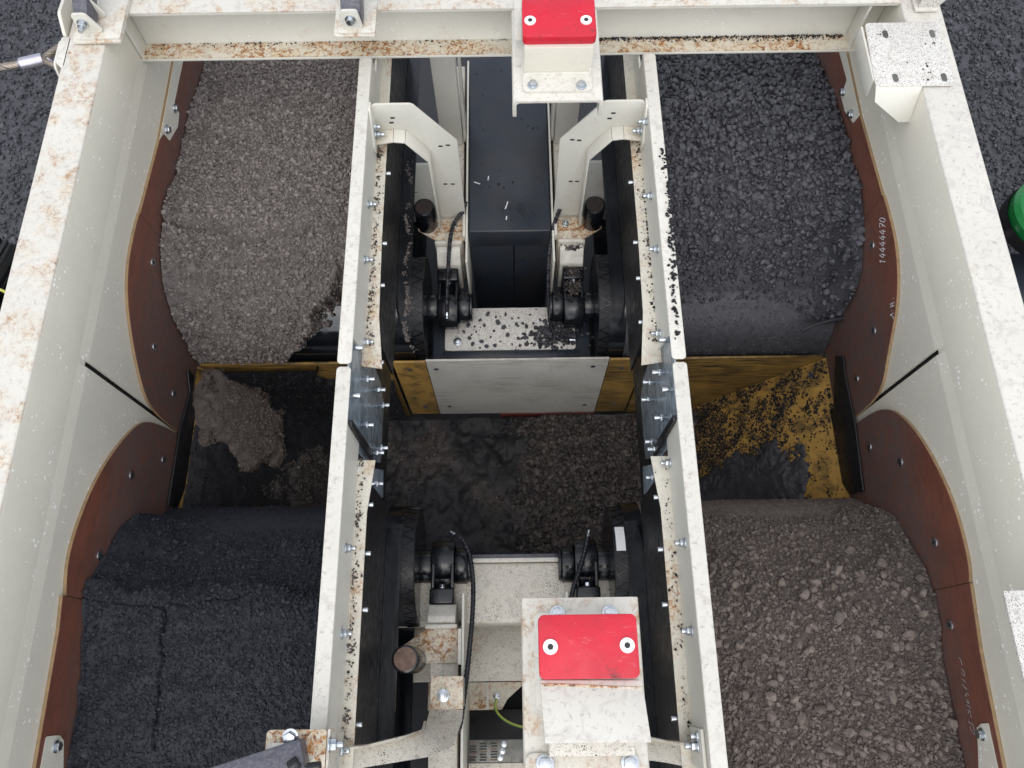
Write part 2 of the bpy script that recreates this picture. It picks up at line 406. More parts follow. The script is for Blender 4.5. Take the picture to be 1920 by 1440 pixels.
ST0 = ([_o * (1.15 + .25 * _r0.normal(size=(6, 1))) + .12 * _r0.normal(size=(6, 3)) for _ in range(8)],
       np.array([(4, 0, 2), (4, 2, 1), (4, 1, 3), (4, 3, 0), (5, 2, 0), (5, 1, 2), (5, 3, 1), (5, 0, 3)]))
def rotmats(n, r):
    q = r.normal(size=(n, 4)); q /= np.linalg.norm(q, axis=1)[:, None]; a, b, c, d = q.T
    return np.stack([1 - 2 * (c * c + d * d), 2 * (b * c - a * d), 2 * (b * d + a * c), 2 * (b * c + a * d), 1 - 2 * (b * b + d * d), 2 * (c * d - a * b),
                     2 * (b * d - a * c), 2 * (c * d + a * b), 1 - 2 * (b * b + c * c)], 1).reshape(-1, 3, 3)
class Heap:
    def __init__(s): s.V = []; s.F3 = []; s.F4 = []; s.T = []; s.n = 0
    def grid(s, P, keep, tint):
        a, b = P.shape[:2]; idx = np.arange(a * b).reshape(a, b)
        q = np.stack([idx[:-1, :-1], idx[1:, :-1], idx[1:, 1:], idx[:-1, 1:]], -1).reshape(-1, 4)
        kf = (keep[:-1, :-1] | keep[1:, :-1] | keep[1:, 1:] | keep[:-1, 1:]).reshape(-1)
        q = q[kf]; used = np.unique(q); mp = np.full(a * b, -1); mp[used] = np.arange(len(used))
        s.V.append(P.reshape(-1, 3)[used]); s.T.append(tint.reshape(-1)[used]); s.F4.append(mp[q] + s.n); s.n += len(used)
    def stones(s, pos, size, r, big=False, tint=None, flat=.75):
        n = len(pos)
        if n == 0: return
        tm, f = ST2 if big else (ST0 if size.max() < .0052 else ST1)
        tint = r.random(n) if tint is None else tint
        which = r.integers(0, len(tm), n); asp = 1 + r.normal(0, .2, (n, 3)); asp[:, 2] *= flat; Rm = rotmats(n, r)
        for k in range(len(tm)):
            m = which == k; c = m.sum()
            if not c: continue
            v = tm[k][None] * (asp[m] * size[m][:, None])[:, None, :]
            v = np.einsum('nij,nkj->nki', Rm[m], v) + pos[m][:, None, :]
            nv = v.shape[1]; ff = (f[None] + (np.arange(c) * nv)[:, None, None] + s.n).reshape(-1, 3)
            s.V.append(v.reshape(-1, 3)); s.F3.append(ff); s.T.append(np.repeat(tint[m], nv)); s.n += c * nv
    def build(s, name, mat, parent=None, org=None):
        V = np.concatenate(s.V); T = np.concatenate(s.T)
        if parent is not None: org = ORG[parent]
        elif org is None: org = Vector(((V[:, 0].min() + V[:, 0].max()) / 2, (V[:, 1].min() + V[:, 1].max()) / 2, V[:, 2].min()))
        V = V - np.array(org); f3 = np.concatenate(s.F3) if s.F3 else np.zeros((0, 3), int); f4 = np.concatenate(s.F4) if s.F4 else np.zeros((0, 4), int)
        me = bpy.data.meshes.new(name); me.vertices.add(len(V)); me.vertices.foreach_set('co', V.astype(np.float32).ravel())
        loops = np.concatenate([f4.ravel(), f3.ravel()]); me.loops.add(len(loops)); me.loops.foreach_set('vertex_index', loops.astype(np.int32))
        st_ = np.concatenate([np.arange(len(f4)) * 4, len(f4) * 4 + np.arange(len(f3)) * 3]); me.polygons.add(len(st_)); me.polygons.foreach_set('loop_start', st_.astype(np.int32))
        me.update(calc_edges=True); me.validate()
        a = me.attributes.new('tint', 'FLOAT', 'POINT'); a.data.foreach_set('value', T.astype(np.float32))
        sm = np.zeros(len(me.polygons), bool); sm[:len(f4)] = True; me.polygons.foreach_set('use_smooth', sm)
        me.materials.append(M[mat]); o = bpy.data.objects.new(name, me); col.objects.link(o); ORG[o] = Vector(org)
        if parent is not None: o.parent = parent
        else: o.location = (org[0], org[1], org[2] + BASE)
        return o

# layout constants
WX, PX = 1.115, .405                # side wall plane, inner skirt web plane
BT, DR = -.66, .195                 # belt top, belt radius round the drum
AXH = BT - DR
AXF, AXN = 1.265, .342              # drum axes: far pair, near pair
SLIT = .787
SIDE = {-1: 'left', 1: 'right'}
# ------------------------------------------------------------------ ground
b = MB(); b.box(-40, 40, -40, 40, -1.75, -1.552)
g = b.build('ground', 'ground_gravel'); g['kind'] = 'structure'; g['label'] = 'dark gravelly asphalt ground under and around the machine'
def ground_heap(name, label, x0, x1, y0, y1, hfun, n, smin, smax, seed):
    r = np.random.default_rng(seed); H = Heap()
    xs = np.arange(x0, x1, .012); ys = np.arange(y0, y1, .012); X, Y = np.meshgrid(xs, ys, indexing='ij')
    Z = hfun(X, Y); H.grid(np.stack([X, Y, Z], -1), np.ones_like(X, bool), .35 + .3 * vnoise(X, Y, 60))
    x = r.uniform(x0, x1, n); y = r.uniform(y0, y1, n); s = smin + (smax - smin) * r.random(n) ** 2.2
    H.stones(np.stack([x, y, hfun(x, y) + s * .45], 1), s, r)
    o = H.build(name, 'ground_gravel'); tag(o, label, 'gravel', kind='stuff'); return o
fl = lambda X, Y: -1.20 + .05 * fbm(X, Y, 3, 4, 2) + .10 * np.exp(-((X + 1.9) ** 2 + (Y - 2.6) ** 2) / .15) - .25 * np.clip(1.75 - Y, 0, .9)
fr = lambda X, Y: -1.22 + .06 * fbm(X, Y, 2.5, 4, 5) - .25 * np.clip(1.7 - Y, 0, .9)
ground_heap('gravel_heap', 'loose black gravel heaped outside the left side beam', -2.80, -1.42, 1.15, 3.35, fl, 11500, .004, .013, 5)
ground_heap('gravel_heap', 'loose dark gravel heaped outside the right side beam', 1.42, 2.80, 1.15, 3.35, fr, 12500, .006, .0145, 6)

# ------------------------------------------------------------------ frame
fr_ = thing('hopper_frame', 'cream painted steel frame of two long side beams and a channel cross beam', 'frame', (0, .5, -.2))
for sx in (-1, 1):
    b = MB(); b.box(sx * 1.121, sx * 1.232, -.75, 2.3, -.198, 0)
    b.build('side_beam', 'cream_top_rusty' if sx < 0 else 'cream_top', fr_, .006, 3)
    b = MB(); b.prism([(sx * 1.1225, -.004), (sx * 1.1195, -.009), (sx * 1.1195, -.198), (sx * 1.1225, -.198)], 'Y', -.75, 2.3); b.build('side_web', 'cream_wall', fr_)
b = MB(); y0, y1 = 1.78, 1.848
prof = [(y1, 0), (y0, 0), (y0, -.010), (y1 - .008, -.010), (y1 - .008, -.172), (y0, -.172), (y0, -.182), (y1, -.182)]
b.prism(prof, 'X', -1.1185, 1.1185); xb = b.build('cross_beam', 'cream_arm', fr_, .003)
b = MB(); b.box(-1.118, 1.118, y0 + .0015, y1 - .009, -.1717, -.1695); b.build('flange_deck', 'cream_rusty', fr_)
b = MB(); b.box(-1.118, 1.118, y0 - .002, y1 + .02, .0005, .0035); b.build('flange_top', 'cream_top_rusty', fr_)
H = Heap(); r = np.random.default_rng(77); n = 1500
x = np.concatenate([r.uniform(.25, 1.03, 1100), r.uniform(-1.1, 1.03, 400)]); y_ = y1 - .010 - np.abs(r.normal(0, .010, n)) * (.4 + .9 * r.random(n)); y_ = np.clip(y_, y0 + .004, y1 - .010)
H.stones(np.stack([x, y_, np.full(n, -.1690)], 1), .0010 + .0024 * r.random(n) ** 2.2, r); o = H.build('flange_grit', 'asphalt_black', fr_); o['kind'] = 'stuff'
# corner stiffener on the left end of the channel
b = MB(); b.prism([(1.785, -.011), (1.838, -.011), (1.838, -.171), (1.785, -.171)], 'X', -1.1175, -1.109); b.build('end_plate', 'cream_arm', fr_, .002)
b = MB(); b.prism([(1.785, -.011), (1.838, -.011), (1.838, -.171), (1.785, -.171)], 'X', 1.04, 1.048); b.build('end_plate', 'cream_arm', fr_, .002)

# slotted corner bracket on the right
cb = thing('corner_bracket', 'speckled cream corner plate with four slots over the right beam end', 'bracket', (1.1, 1.58, 0))
pl = fillet([(.990, 1.478), (1.205, 1.478), (1.205, 1.70), (1.000, 1.70)], .012)
b = MB(); b.prism(pl, 'Z', .0042, .0092); b.build('top_plate', 'cream_spotted', cb, .0015)
b = MB(); b.prism([(.988, .006), (.994, .006), (.999, -.055), (.993, -.055)], 'Y', 1.50, 1.69); b.build('lip', 'cream_arm', cb, .001)
b = MB(); b.add([(.992, 1.480, .008), (1.119, 1.480, .008), (1.119, 1.436, -.088), (1.088, 1.436, -.088), (.997, 1.452, -.024),
                 (.992, 1.486, .004), (1.119, 1.486, .004), (1.119, 1.442, -.088), (1.088, 1.442, -.088), (.997, 1.458, -.024)],
                [[0, 1, 2, 3, 4], [9, 8, 7, 6, 5], [0, 4, 9, 5], [4, 3, 8, 9], [3, 2, 7, 8], [2, 1, 6, 7], [1, 0, 5, 6]])
b.build('gusset', 'cream_arm', cb, .0015)
for (px, py) in ((1660, 64), (1748, 63), (1679, 146), (1770, 145)):
    c = aZ(px, py, .0095); b = MB()
    b.prism(fillet([(c.x - .0075, c.y - .014), (c.x + .0075, c.y - .014), (c.x + .0075, c.y + .014), (c.x - .0075, c.y + .014)], .0074), 'Z', .0085, .0098)
    b.build('slot', 'slotted', cb)
# small upright bracket with a pink block, right corner
pb = thing('pad_bracket', 'small speckled cream bracket holding a pink pad at the right end of the cross beam', 'bracket', (1.19, 1.76, 0))
b = MB(); b.prism([(1.150, 1.742), (1.215, 1.742), (1.225, 1.84), (1.150, 1.84)], 'Z', .004, .012); b.build('base_plate', 'cream_top', pb, .001)
b = MB(); b.prism([(1.158, .012), (1.212, .012), (1.236, .06), (1.236, .10), (1.158, .05)], 'Y', 1.75, 1.757); b.build('upright', 'cream_spotted', pb, .001)
b = MB(); b.box(1.153, 1.172, 1.7575, 1.85, .03, .075); b.build('pad', 'pink', pb, .003)

# strut lugs: left corner and middle of the cross beam
def lug(name, label, c, hw, hd, struts):
    t = thing(name, label, 'bracket', (c[0], c[1], .004))
    b = MB(); b.prism(fillet([(c[0] - hw, c[1] - hd), (c[0] + hw, c[1] - hd), (c[0] + hw, c[1] + hd), (c[0] - hw, c[1] + hd)], .006), 'Z', .0042, .013)
    b.build('base_plate', 'cream_top_rusty', t, .001)
    b = MB(); b.prism(fillet([(c[0] - hw + .012, c[1] - hd + .004), (c[0] + hw, c[1] - hd + .004), (c[0] + hw, c[1] + hd), (c[0] - hw + .012, c[1] + hd)], .006), 'Z', .0132, .021)
    b.build('wear_plate', 'cream_top_rusty', t, .001)
    return t
t1 = lug('strut_lug', 'cream lug with a bolted dark strut on the left end of the side beam', (-1.140, 1.745), .068, .078, 1)
y = 1.69
b = MB(); b.prism(fillet([(-1.182, .021), (-1.115, .021), (-1.140, .085), (-1.180, .085)], .010), 'Y', y, y + .007); b.build('ear', 'cream_arm', t1, .001)
b = MB(); b.prism(fillet([(-1.182, .021), (-1.115, .021), (-1.140, .085), (-1.180, .085)], .010), 'Y', y + .055, y + .062); b.build('ear', 'cream_arm', t1, .001)
bolt('nut', t1, (-1.160, y, .054), (0, -1, 0), 'nut', 1.15)
s1 = thing('strut', 'dark grey strut end bolted in the left corner lug', 'strut', (-1.16, 1.71, .03))
b = MB(); b.prism([(1.70, .03), (1.74, .03), (2.2, .28), (2.2, .36), (1.70, .075)], 'X', -1.178, -1.138); b.build('strut_body', 'strut_grey', s1, .003)
t2 = lug('strut_lug', 'cream lug with one bolt on the middle left of the cross beam', (-.424, 1.735), .058, .060, 1)
b = MB(); b.prism(fillet([(-.455, .021), (-.398, .021), (-.405, .085), (-.452, .085)], .010), 'Y', 1.690, 1.697); b.build('ear', 'cream_arm', t2, .001)
bolt('hex_bolt', t2, (-.428, 1.690, .055), (0, -1, 0), 'bolt', 1.05)
s2 = thing('strut', 'dark strut end pinned behind the middle lug of the cross beam', 'strut', (-.43, 1.71, .03))
b = MB(); b.prism([(1.699, .025), (1.74, .025), (2.1, .25), (2.1, .33), (1.699, .072)], 'X', -.452, -.398); b.build('strut_body', 'strut_grey', s2, .003)

# rope lugs and wire rope on the outside of the left beam
t = thing('rope_lug', 'cream lug plate welded to the outside of the left beam holding the wire rope', 'bracket', (-1.24, 1.64, -.2))
b = MB(); b.prism(fillet([(-1.250, 1.700), (-1.222, 1.700), (-1.222, 1.58), (-1.250, 1.61)], .008), 'Z', -.012, .0); b.build('upper_plate', 'cream_top', t, .0015)
b = MB(); b.prism(fillet([(1.70, -.002), (1.70, -.10), (1.61, -.13), (1.58, -.06), (1.60, -.002)], .02), 'X', -1.256, -1.2505); b.build('side_plate', 'cream_arm', t, .001)
b = MB(); b.prism(fillet([(1.95, .03), (1.95, -.08), (1.72, -.08), (1.70, .0), (1.74, .045)], .02), 'X', -1.246, -1.2365); b.build('side_plate', 'cream_arm', t, .001)
rp = thing('wire_rope', 'twisted wire rope with a swaged silver ferrule left of the side beam', 'rope', (-1.5, 1.63, -.1))
p0, p1, p2, p3 = aZ(-60, 135, -.06), aZ(0, 127, -.06), aZ(35, 121, -.06), aZ(84, 110, -.06)
dr = (p3 - p2).normalized(); e1 = Vector((0, 0, 1)); e2 = dr.cross(e1).normalized(); e1 = e2.cross(dr)
def strands(A, B, rr, rs, turns, nm):
    L = (B - A); ax = L.normalized(); f1 = Vector((0, 0, 1)); f2 = ax.cross(f1).normalized(); f1 = f2.cross(ax)
    for k in range(6):
        b = MB(); pts = [A + L * (i / 24) + (f1 * math.cos(2 * math.pi * (turns * i / 24 + k / 6)) + f2 * math.sin(2 * math.pi * (turns * i / 24 + k / 6))) * rr for i in range(25)]
        b.tube(pts, rs, 6, step=.01); b.build('strand', 'steel_wire', rp)
strands(p0, p2 + dr * .006, .0062, .0048, 2.2, 0)
b = MB(); b.lathe([(0, .0), (0, .011), (.008, .017), (.065, .0175), (.070, .016), (.0701, 0)], (0, 0, 0), 'X', 24)
q = Vector((1, 0, 0)).rotation_difference(dr)
b.v = [tuple(q @ Vector(v) + p2) for v in b.v]; b.build('ferrule', 'ferrule', rp)
strands(p2 + dr * .068, aZ(113, 88, -.06), .0058, .0046, 1.0, 0)
strands(p2 + dr * .068 - e2 * -.004, aZ(113, 128, -.075), .0050, .0040, .8, 0)
b = MB(); b.tube([p2 + dr * .08, aZ(100, 118, -.068), aZ(116, 122, -.075)], .005, 8); b.build('thimble', 'ferrule', rp)

# ------------------------------------------------------------------ side walls with brown liners
def smooth(p, n=6):
    out = []
    for i in range(len(p) - 1):
        a, b_, c, d_ = (np.array(p[max(i - 1, 0)]), np.array(p[i]), np.array(p[i + 1]), np.array(p[min(i + 2, len(p) - 1)]))
        for k in range(n):
            t = k / n; out.append(tuple(.5 * (2 * b_ + (c - a) * t + (2 * a - 5 * b_ + 4 * c - d_) * t * t + (3 * b_ - a - 3 * c + d_) * t ** 3)))
    q = np.array(out + [p[-1]]); s = q.copy()
    for _ in range(6): s[1:-1] = .25 * s[:-2] + .5 * s[1:-1] + .25 * s[2:]
    return [tuple(v) for v in s]
def yz(pts, X): return [(aX(px, py, X).y, aX(px, py, X).z) for px, py in pts]
LIN = {   # top edge of each brown liner piece, and its screws
 (-1, 'far'): dict(A=[(265, 393), (300, 262), (352, 20)], B=[(331, 806), (300, 780), (277, 750), (262, 700), (250, 640), (242, 580), (240, 530), (244, 480), (254, 430), (262, 400)],
       scr=[(353, 232), (312, 388), (287, 492), (290, 650), (326, 738)], tab=[(343, 115), (327, 192), (336, 213), (333, 238), (318, 264), (307, 250), (299, 262)], tb=[(327, 203), (312, 243)]),
 (1, 'far'): dict(A=[(1651, 357), (1611, 216), (1560, 20)], B=[(1603, 780), (1648, 738), (1662, 670), (1672, 620), (1680, 570), (1682, 520), (1679, 470), (1670, 420), (1655, 366)],
       scr=[(1562, 200), (1635, 460), (1638, 620), (1606, 710)], tab=[(1573, 95), (1588, 150), (1577, 180), (1584, 208), (1600, 231), (1612, 216)], tb=[(1582, 172), (1597, 214)]),
 (-1, 'near'): dict(A=[(117, 1124), (112, 1180), (100, 1376), (60, 1700)], B=[(331, 812), (277, 788), (240, 815), (200, 868), (168, 930), (142, 1000), (128, 1060), (125, 1117)],
       scr=[(307, 862), (247, 891), (187, 1042), (168, 1200)], tab=[(103, 1379), (112, 1379), (119, 1388), (117, 1600)], tb=[(104, 1400)]),
 (1, 'near'): dict(A=[(1819, 1099), (1836, 1220), (1854, 1357), (1900, 1700)], B=[(1601, 797), (1655, 764), (1700, 790), (1742, 850), (1780, 930), (1802, 1000), (1815, 1060), (1816, 1092)],
       scr=[(1630, 838), (1688, 866), (1752, 1017), (1781, 1172)], tab=[(1852, 1356), (1840, 1357), (1832, 1364), (1834, 1400), (1840, 1600)], tb=[(1842, 1377)]),
}
XI = WX - .010   # liner face
wall_lab = {(-1, 'far'): 'cream side wall with brown liner beside the grey heap', (1, 'far'): 'cream side wall with brown liner lettered in white beside the coarse black heap',
            (-1, 'near'): 'cream side wall with curved brown liner beside the cracked black heap', (1, 'near'): 'cream side wall with curved brown liner beside the brown heap'}
for (sx, nf), d in LIN.items():
    far = nf == 'far'
    t = thing('hopper_side_wall', wall_lab[sx, nf], 'side wall', (sx * WX, 1.5 if far else 0, -.85), 'hopper side walls')
    Y0, Y1 = (SLIT + .008, 2.3) if far else (-.75, SLIT - .008)
    b = MB(); b.prism([(Y0, -.2065), (Y1, -.2065), (Y1, -.84), (Y0, -.84)], 'X', sx * WX, sx * (WX + .006)); b.build('wall_plate', 'cream_wall', t)
    b = MB(); b.prism([(sx * 1.1194, -.170), (sx * WX, -.206), (sx * (WX + .010), -.206), (sx * (WX + .010), -.170)], 'Y', Y0, Y1); b.build('fold', 'cream_wall', t)
    b = MB(); b.prism([(SLIT - .03, -.22), (SLIT + .03, -.22), (SLIT + .03, -.9), (SLIT - .03, -.9)], 'X', sx * (WX + .010), sx * (WX + .016))
    if far: b.build('slit_light_block', 'rubber', t)  # black strip added behind the slit so no light leaks through
    tA = yz(d['A'], sx * XI); tB = smooth(yz(d['B'], sx * XI))
    sB = tB[-1][0]; s0 = sB + (.0022 if far else -.0022); tA[0] = (s0, tA[0][1])
    if far:
        pa = [(s0, -.74)] + tA[:2] + [(2.3, tA[1][1]), (2.3, -.74)]
        e0 = tB[0]; pbp = [e0] + tB[1:] + [(sB, -.838), (e0[0], -.838)]
    else:
        pa = [(s0, -.74)] + tA[:2] + [(-.75, tA[1][1] - .03), (-.75, -.74)]
        e0 = tB[0]; pbp = [e0] + tB[1:] + [(sB, -.838), (e0[0], -.838)]
    for pts in (pa, pbp):
        b = MB(); b.prism(pts, 'X', sx * (WX - .0005), sx * (XI + .0015)); li = b.build('liner_edge', 'phenolic_edge', t)
        b = MB(); b.prism(pts, 'X', sx * (XI + .0013), sx * XI); lf = b.build('liner', 'phenolic', t)
        li.name = 'liner_core'
    tb = yz(d['tab'], sx * (XI - .001))
    if far: hU = tA[1][1] + .004; tb = tb + [(tb[-1][0], hU), (2.3, hU), (2.3, tb[0][1])]
    else: hU = tA[1][1] - .026; tb = tb + [(-.75, tb[-1][1]), (-.75, hU), (tb[0][0], hU)]
    b = MB(); b.prism(fillet(tb, .006), 'X', sx * (XI - .0004), sx * (XI - .0018)); b.build('cover_plate', 'cream_wall', t)
    for p in d['scr']: bolt('screw', t, aX(*p, sx * (XI - .0005)), (-sx, 0, 0), 'screw')
    for p in d['tb']: bolt('hex_bolt', t, aX(*p, sx * (XI - .002)), (-sx, 0, 0), 'bolt', 1.0)
    # hand lettering
    if sx > 0:
        X = sx * (XI - .0012); nm = 'chalk' if far else 'chalk_faint'
        if far:
            k = 720 / 140; ox, oy = 1580, 360
            GL = {'1': [[(.2, .75), (.5, 1), (.5, 0)]], '4': [[(.55, 1), (.0, .35), (1, .38)], [(.72, .68), (.68, 0)]], '7': [[(0, .95), (1, 1), (.45, 0)], [(.3, .5), (.9, .55)]],
                  '0': [[(.5 + .42 * math.cos(a * .524), .5 + .5 * math.sin(a * .524)) for a in range(13)]]}
            ST = []
            for i, chx in enumerate('14444470'):
                for g_ in GL[chx]: ST.append([(410 - 54 * v - 4 * i * 0, 694 - i * 57 - 42 * u - 9 * v) for u, v in g_])
            ST += [[(486, 1020), (488, 1025)], [(455, 1085), (495, 1065)], [(457, 1110), (497, 1095)], [(476, 1075), (478, 1103)],
                   [(475, 1143), (477, 1147)], [(457, 1187), (487, 1168)], [(460, 1186), (482, 1200), (490, 1225)]]
            w_ = .0013
        else:
            k = 593 / 70; ox, oy = 1780, 1220
            ST = [[(150, 105), (185, 160), (200, 230)], [(190, 290), (225, 320), (242, 400), (205, 370), (185, 330)], [(205, 450), (255, 500)], [(205, 530), (240, 580), (282, 620)],
                  [(250, 720), (285, 670), (302, 720)], [(265, 770), (320, 835), (275, 815)], [(275, 860), (320, 890), (342, 920)], [(290, 940), (330, 960), (350, 1075)], [(295, 990), (320, 960)],
                  [(300, 1120), (360, 1170)], [(370, 1160), (405, 1330), (350, 1270), (325, 1190)]]
            w_ = .0012
        b = MB()
        for s_ in ST:
            P = [aX(ox + u / k, oy + v / k, X) for u, v in s_]
            b.tube(P, w_, 6, step=.006)
        b.v = [(X - (X - v[0]) * .25, v[1], v[2]) for v in b.v]
        o = b.build('lettering', nm, t)
        o['label'] = 'white handwritten 14444470 and L.H. on the brown liner' if far else 'faint grey handwriting on the brown liner'

# black rubber flaps hanging below the liners at the gap
flap = {-1: [(352, 690), (364, 705), (360, 760), (384, 787), (377, 835), (334, 952), (316, 948), (338, 808), (357, 735)], 1: [(1566, 668), (1562, 765), (1550, 771), (1579, 906), (1592, 927), (1618, 920), (1602, 792), (1584, 705), (1580, 668)]}
for sx in (-1, 1):
    b = MB(); b.prism(yz(flap[sx], sx * 1.095), 'X', sx * 1.095, sx * 1.101)
    tag(b.build('rubber_flap', 'rubber', None, .001), 'black rubber flap hanging in the gap below the %s side wall' % SIDE[sx], 'flap', 'rubber gap flaps')

# ------------------------------------------------------------------ inner skirt panels
PT = -.12; LH = -.272
nutp = {(-1, 'far'): [(697, 238), (690, 383), (683, 487), (683, 641)], (1, 'far'): [(1213, 228), (1222, 367), (1234, 467), (1238, 625)],
        (-1, 'near'): [(672, 878), (648, 1028), (640, 1188)], (1, 'near'): [(1257, 868), (1285, 1018), (1298, 1183), (1316, 1380)]}
studp = {(-1, 'far'): [(722, 320), (712, 443), (706, 518), (714, 690)], (1, 'far'): [(1195, 310), (1200, 443), (1206, 510), (1207, 604)],
         (-1, 'near'): [(684, 940), (681, 1035), (671, 1140), (664, 1360)], (1, 'near'): [(1238, 930), (1250, 1025), (1260, 1130), (1281, 1350)]}
plab = {(-1, 'far'): 'cream skirt panel along the inner edge of the grey heap', (1, 'far'): 'cream skirt panel spattered with black asphalt beside the coarse black heap',
        (-1, 'near'): 'cream skirt panel along the inner edge of the cracked black heap', (1, 'near'): 'cream skirt panel along the inner edge of the brown heap'}
PAN = {}
for sx in (-1, 1):
    for nf in ('far', 'near'):
        far = nf == 'far'; t = thing('skirt_panel', plab[sx, nf], 'panel', (sx * .42, 1.4 if far else .1, BT), 'inner skirt panels'); PAN[sx, nf] = t
        ya, yb = (.745, 1.728) if far else (-.6, .737)
        top = fillet([(sx * .402, ya), (sx * .4385, ya), (sx * .4385, yb), (sx * .402, yb)], .010)
        b = MB(); b.prism(top, 'Z', PT - .006, PT); b.build('top_flange', 'cream_top', t, .0025, 3)
        # web with the diagonal cut towards the gap
        if far: web = [(.815, PT - .0065), (1.728, PT - .0065), (1.732, -.192), (2.3, -.192), (2.3, LH), (.838, LH)]
        else: web = [(.588, PT - .0065), (-.6, PT - .0065), (-.6, LH), (.582, LH)]
        b = MB(); b.prism(web, 'X', sx * .402, sx * .408); b.build('web', 'cream_arm', t)
        if far: led = [(sx * .4085, .800), (sx * .352, .792), (sx * .368, .95), (sx * .372, 1.2), (sx * .372, 2.3), (sx * .4085, 2.3)]
        else: led = [(sx * .4085, .536), (sx * .357, .536), (sx * .364, .47), (sx * .372, .40), (sx * .372, -.6), (sx * .4085, -.6)]
        b = MB(); b.prism(led, 'Z', LH - .006, LH - .0005); b.build('ledge', 'cream_ledge', t, .001)
        ys, ye = (.93, 2.3) if far else (-.6, .50)
        b = MB(); b.box(sx * .385, sx * .393, ys, ye, BT + .004, LH - .0065); b.build('rubber_skirt', 'rubber', t)
        for p in nutp[sx, nf]: bolt('nut', t, aX(*p, sx * .402), (-sx, 0, 0), 'nut', .95)
        for p in studp[sx, nf]:
            q = aX(*p, sx * .374); bolt('stud', t, (sx * .385, q.y, max(min(q.z, LH - .018), LH - .06)), (-sx, 0, 0), 'stud', 1.0)

# galvanised splice plates over the joint, rubber strips and curtains
for sx in (-1, 1):
    t = thing('splice_plate', 'blue grey galvanised splice plate with bolts joining the %s inner panels' % SIDE[sx], 'splice plate', (sx * .415, .73, -.65), 'splice plates')
    b = MB(); b.prism(fillet([(.86, PT - .008), (.88, -.42), (.87, -.56), (.83, -.648), (.63, -.645), (.575, -.42), (.56, PT - .008)], .01), 'X', sx * .4085, sx * .4135); b.build('plate', 'galvanised', t, .0008)
    npx = {-1: [(678, 711), (700, 731), (708, 760), (676, 797), (705, 840), (697, 849)], 1: [(1248, 698), (1229, 716), (1226, 749), (1252, 783), (1233, 828), (1238, 842)]}[sx]
    for p in npx: bolt('long_stud', t, aX(*p, sx * .4085), (-sx, 0, 0), 'bolt', 1.0)
    spx = {-1: [(655, 742), (660, 652)], 1: [(1262, 730), (1256, 637)]}[sx]
    for p in spx: bolt('stud', t, aX(*p, sx * .4085), (-sx, 0, 0), 'stud', 1.1)
    # small lower tab plate on the near side
    b = MB(); b.prism(fillet([(.56, -.44), (.60, -.62), (.52, -.64), (.46, -.44)], .008), 'X', sx * .3945, sx * .399); b.build('lower_plate', 'galvanised', t, .0008)
    for p in ({-1: [(697, 907)], 1: [(1233, 895)]}[sx]): bolt('long_stud', t, aX(*p, sx * .3945), (-sx, 0, 0), 'bolt', .9)
    b = MB(); b.prism([(.600, PT - .010), (.584, PT - .010), (.576, -.425), (.604, -.425)], 'X', sx * .392, sx * .4015); b.build('edge_strip', 'rubber', t, .002)
    b = MB(); b.prism([(.50, -.45), (.97, -.40), (1.0, -.60), (.98, -.80), (.50, -.80)], 'X', sx * .416, sx * .424)
    tag(b.build('rubber_curtain', 'rubber', None, .002), 'black rubber curtain hanging below the %s splice plate' % SIDE[sx], 'curtain', 'rubber curtains')

# asphalt spatter on the right far panel
H = Heap(); r = np.random.default_rng(12); pos = []; siz = []
path = [(1243, 292, 5), (1247, 318, 3), (1252, 345, 6), (1255, 365, 9), (1256, 390, 12), (1258, 415, 10), (1258, 440, 9), (1259, 462, 7), (1262, 490, 9), (1262, 515, 12), (1264, 545, 9), (1265, 575, 5), (1270, 592, 4), (1268, 624, 3)]
for px, py, n in path:
    for k in range(int(n * 1.7)):
        q = aZ(px + r.normal(0, 3.5), py + r.normal(0, 8), PT + .0005); pos.append(q); siz.append(.0025 + .0065 * r.random() ** 1.5)
for k in range(70):
    q = aZ(1238 + r.normal(0, 6) + 0, r.uniform(330, 640), LH + .001); q.x = min(max(q.x, .372), .40); pos.append(q); siz.append(.0018 + .003 * r.random() ** 2)
pos = np.array([p[:] for p in pos]); pos[:, 0] = np.where(pos[:, 2] > -.2, np.clip(pos[:, 0], .406, .436), pos[:, 0])
H.stones(pos, np.array(siz), r, flat=.45); o = H.build('asphalt_spatter', 'asphalt_black', PAN[1, 'far']); o['kind'] = 'stuff'

# grit caught along the panel ledges
for (sx, nf), t in PAN.items():
    H = Heap(); n = {(-1, 'far'): 420, (-1, 'near'): 260, (1, 'far'): 130, (1, 'near'): 90}[sx, nf]
    y = r.uniform(.85, 1.7, n) if nf == 'far' else r.uniform(-.15, .52, n)
    x = sx * (.399 - np.abs(r.normal(0, .007, n)) - (.012 * (r.random(n) < .3) * r.random(n)))
    y = y + .02 * np.sin(y * 40); s = .0012 + .0022 * r.random(n) ** 2
    H.stones(np.stack([x, y, np.full(n, LH + .001)], 1), s, r)
    o = H.build('ledge_grit', 'asphalt_black' if sx > 0 else 'asphalt_pit', t); o['kind'] = 'stuff'
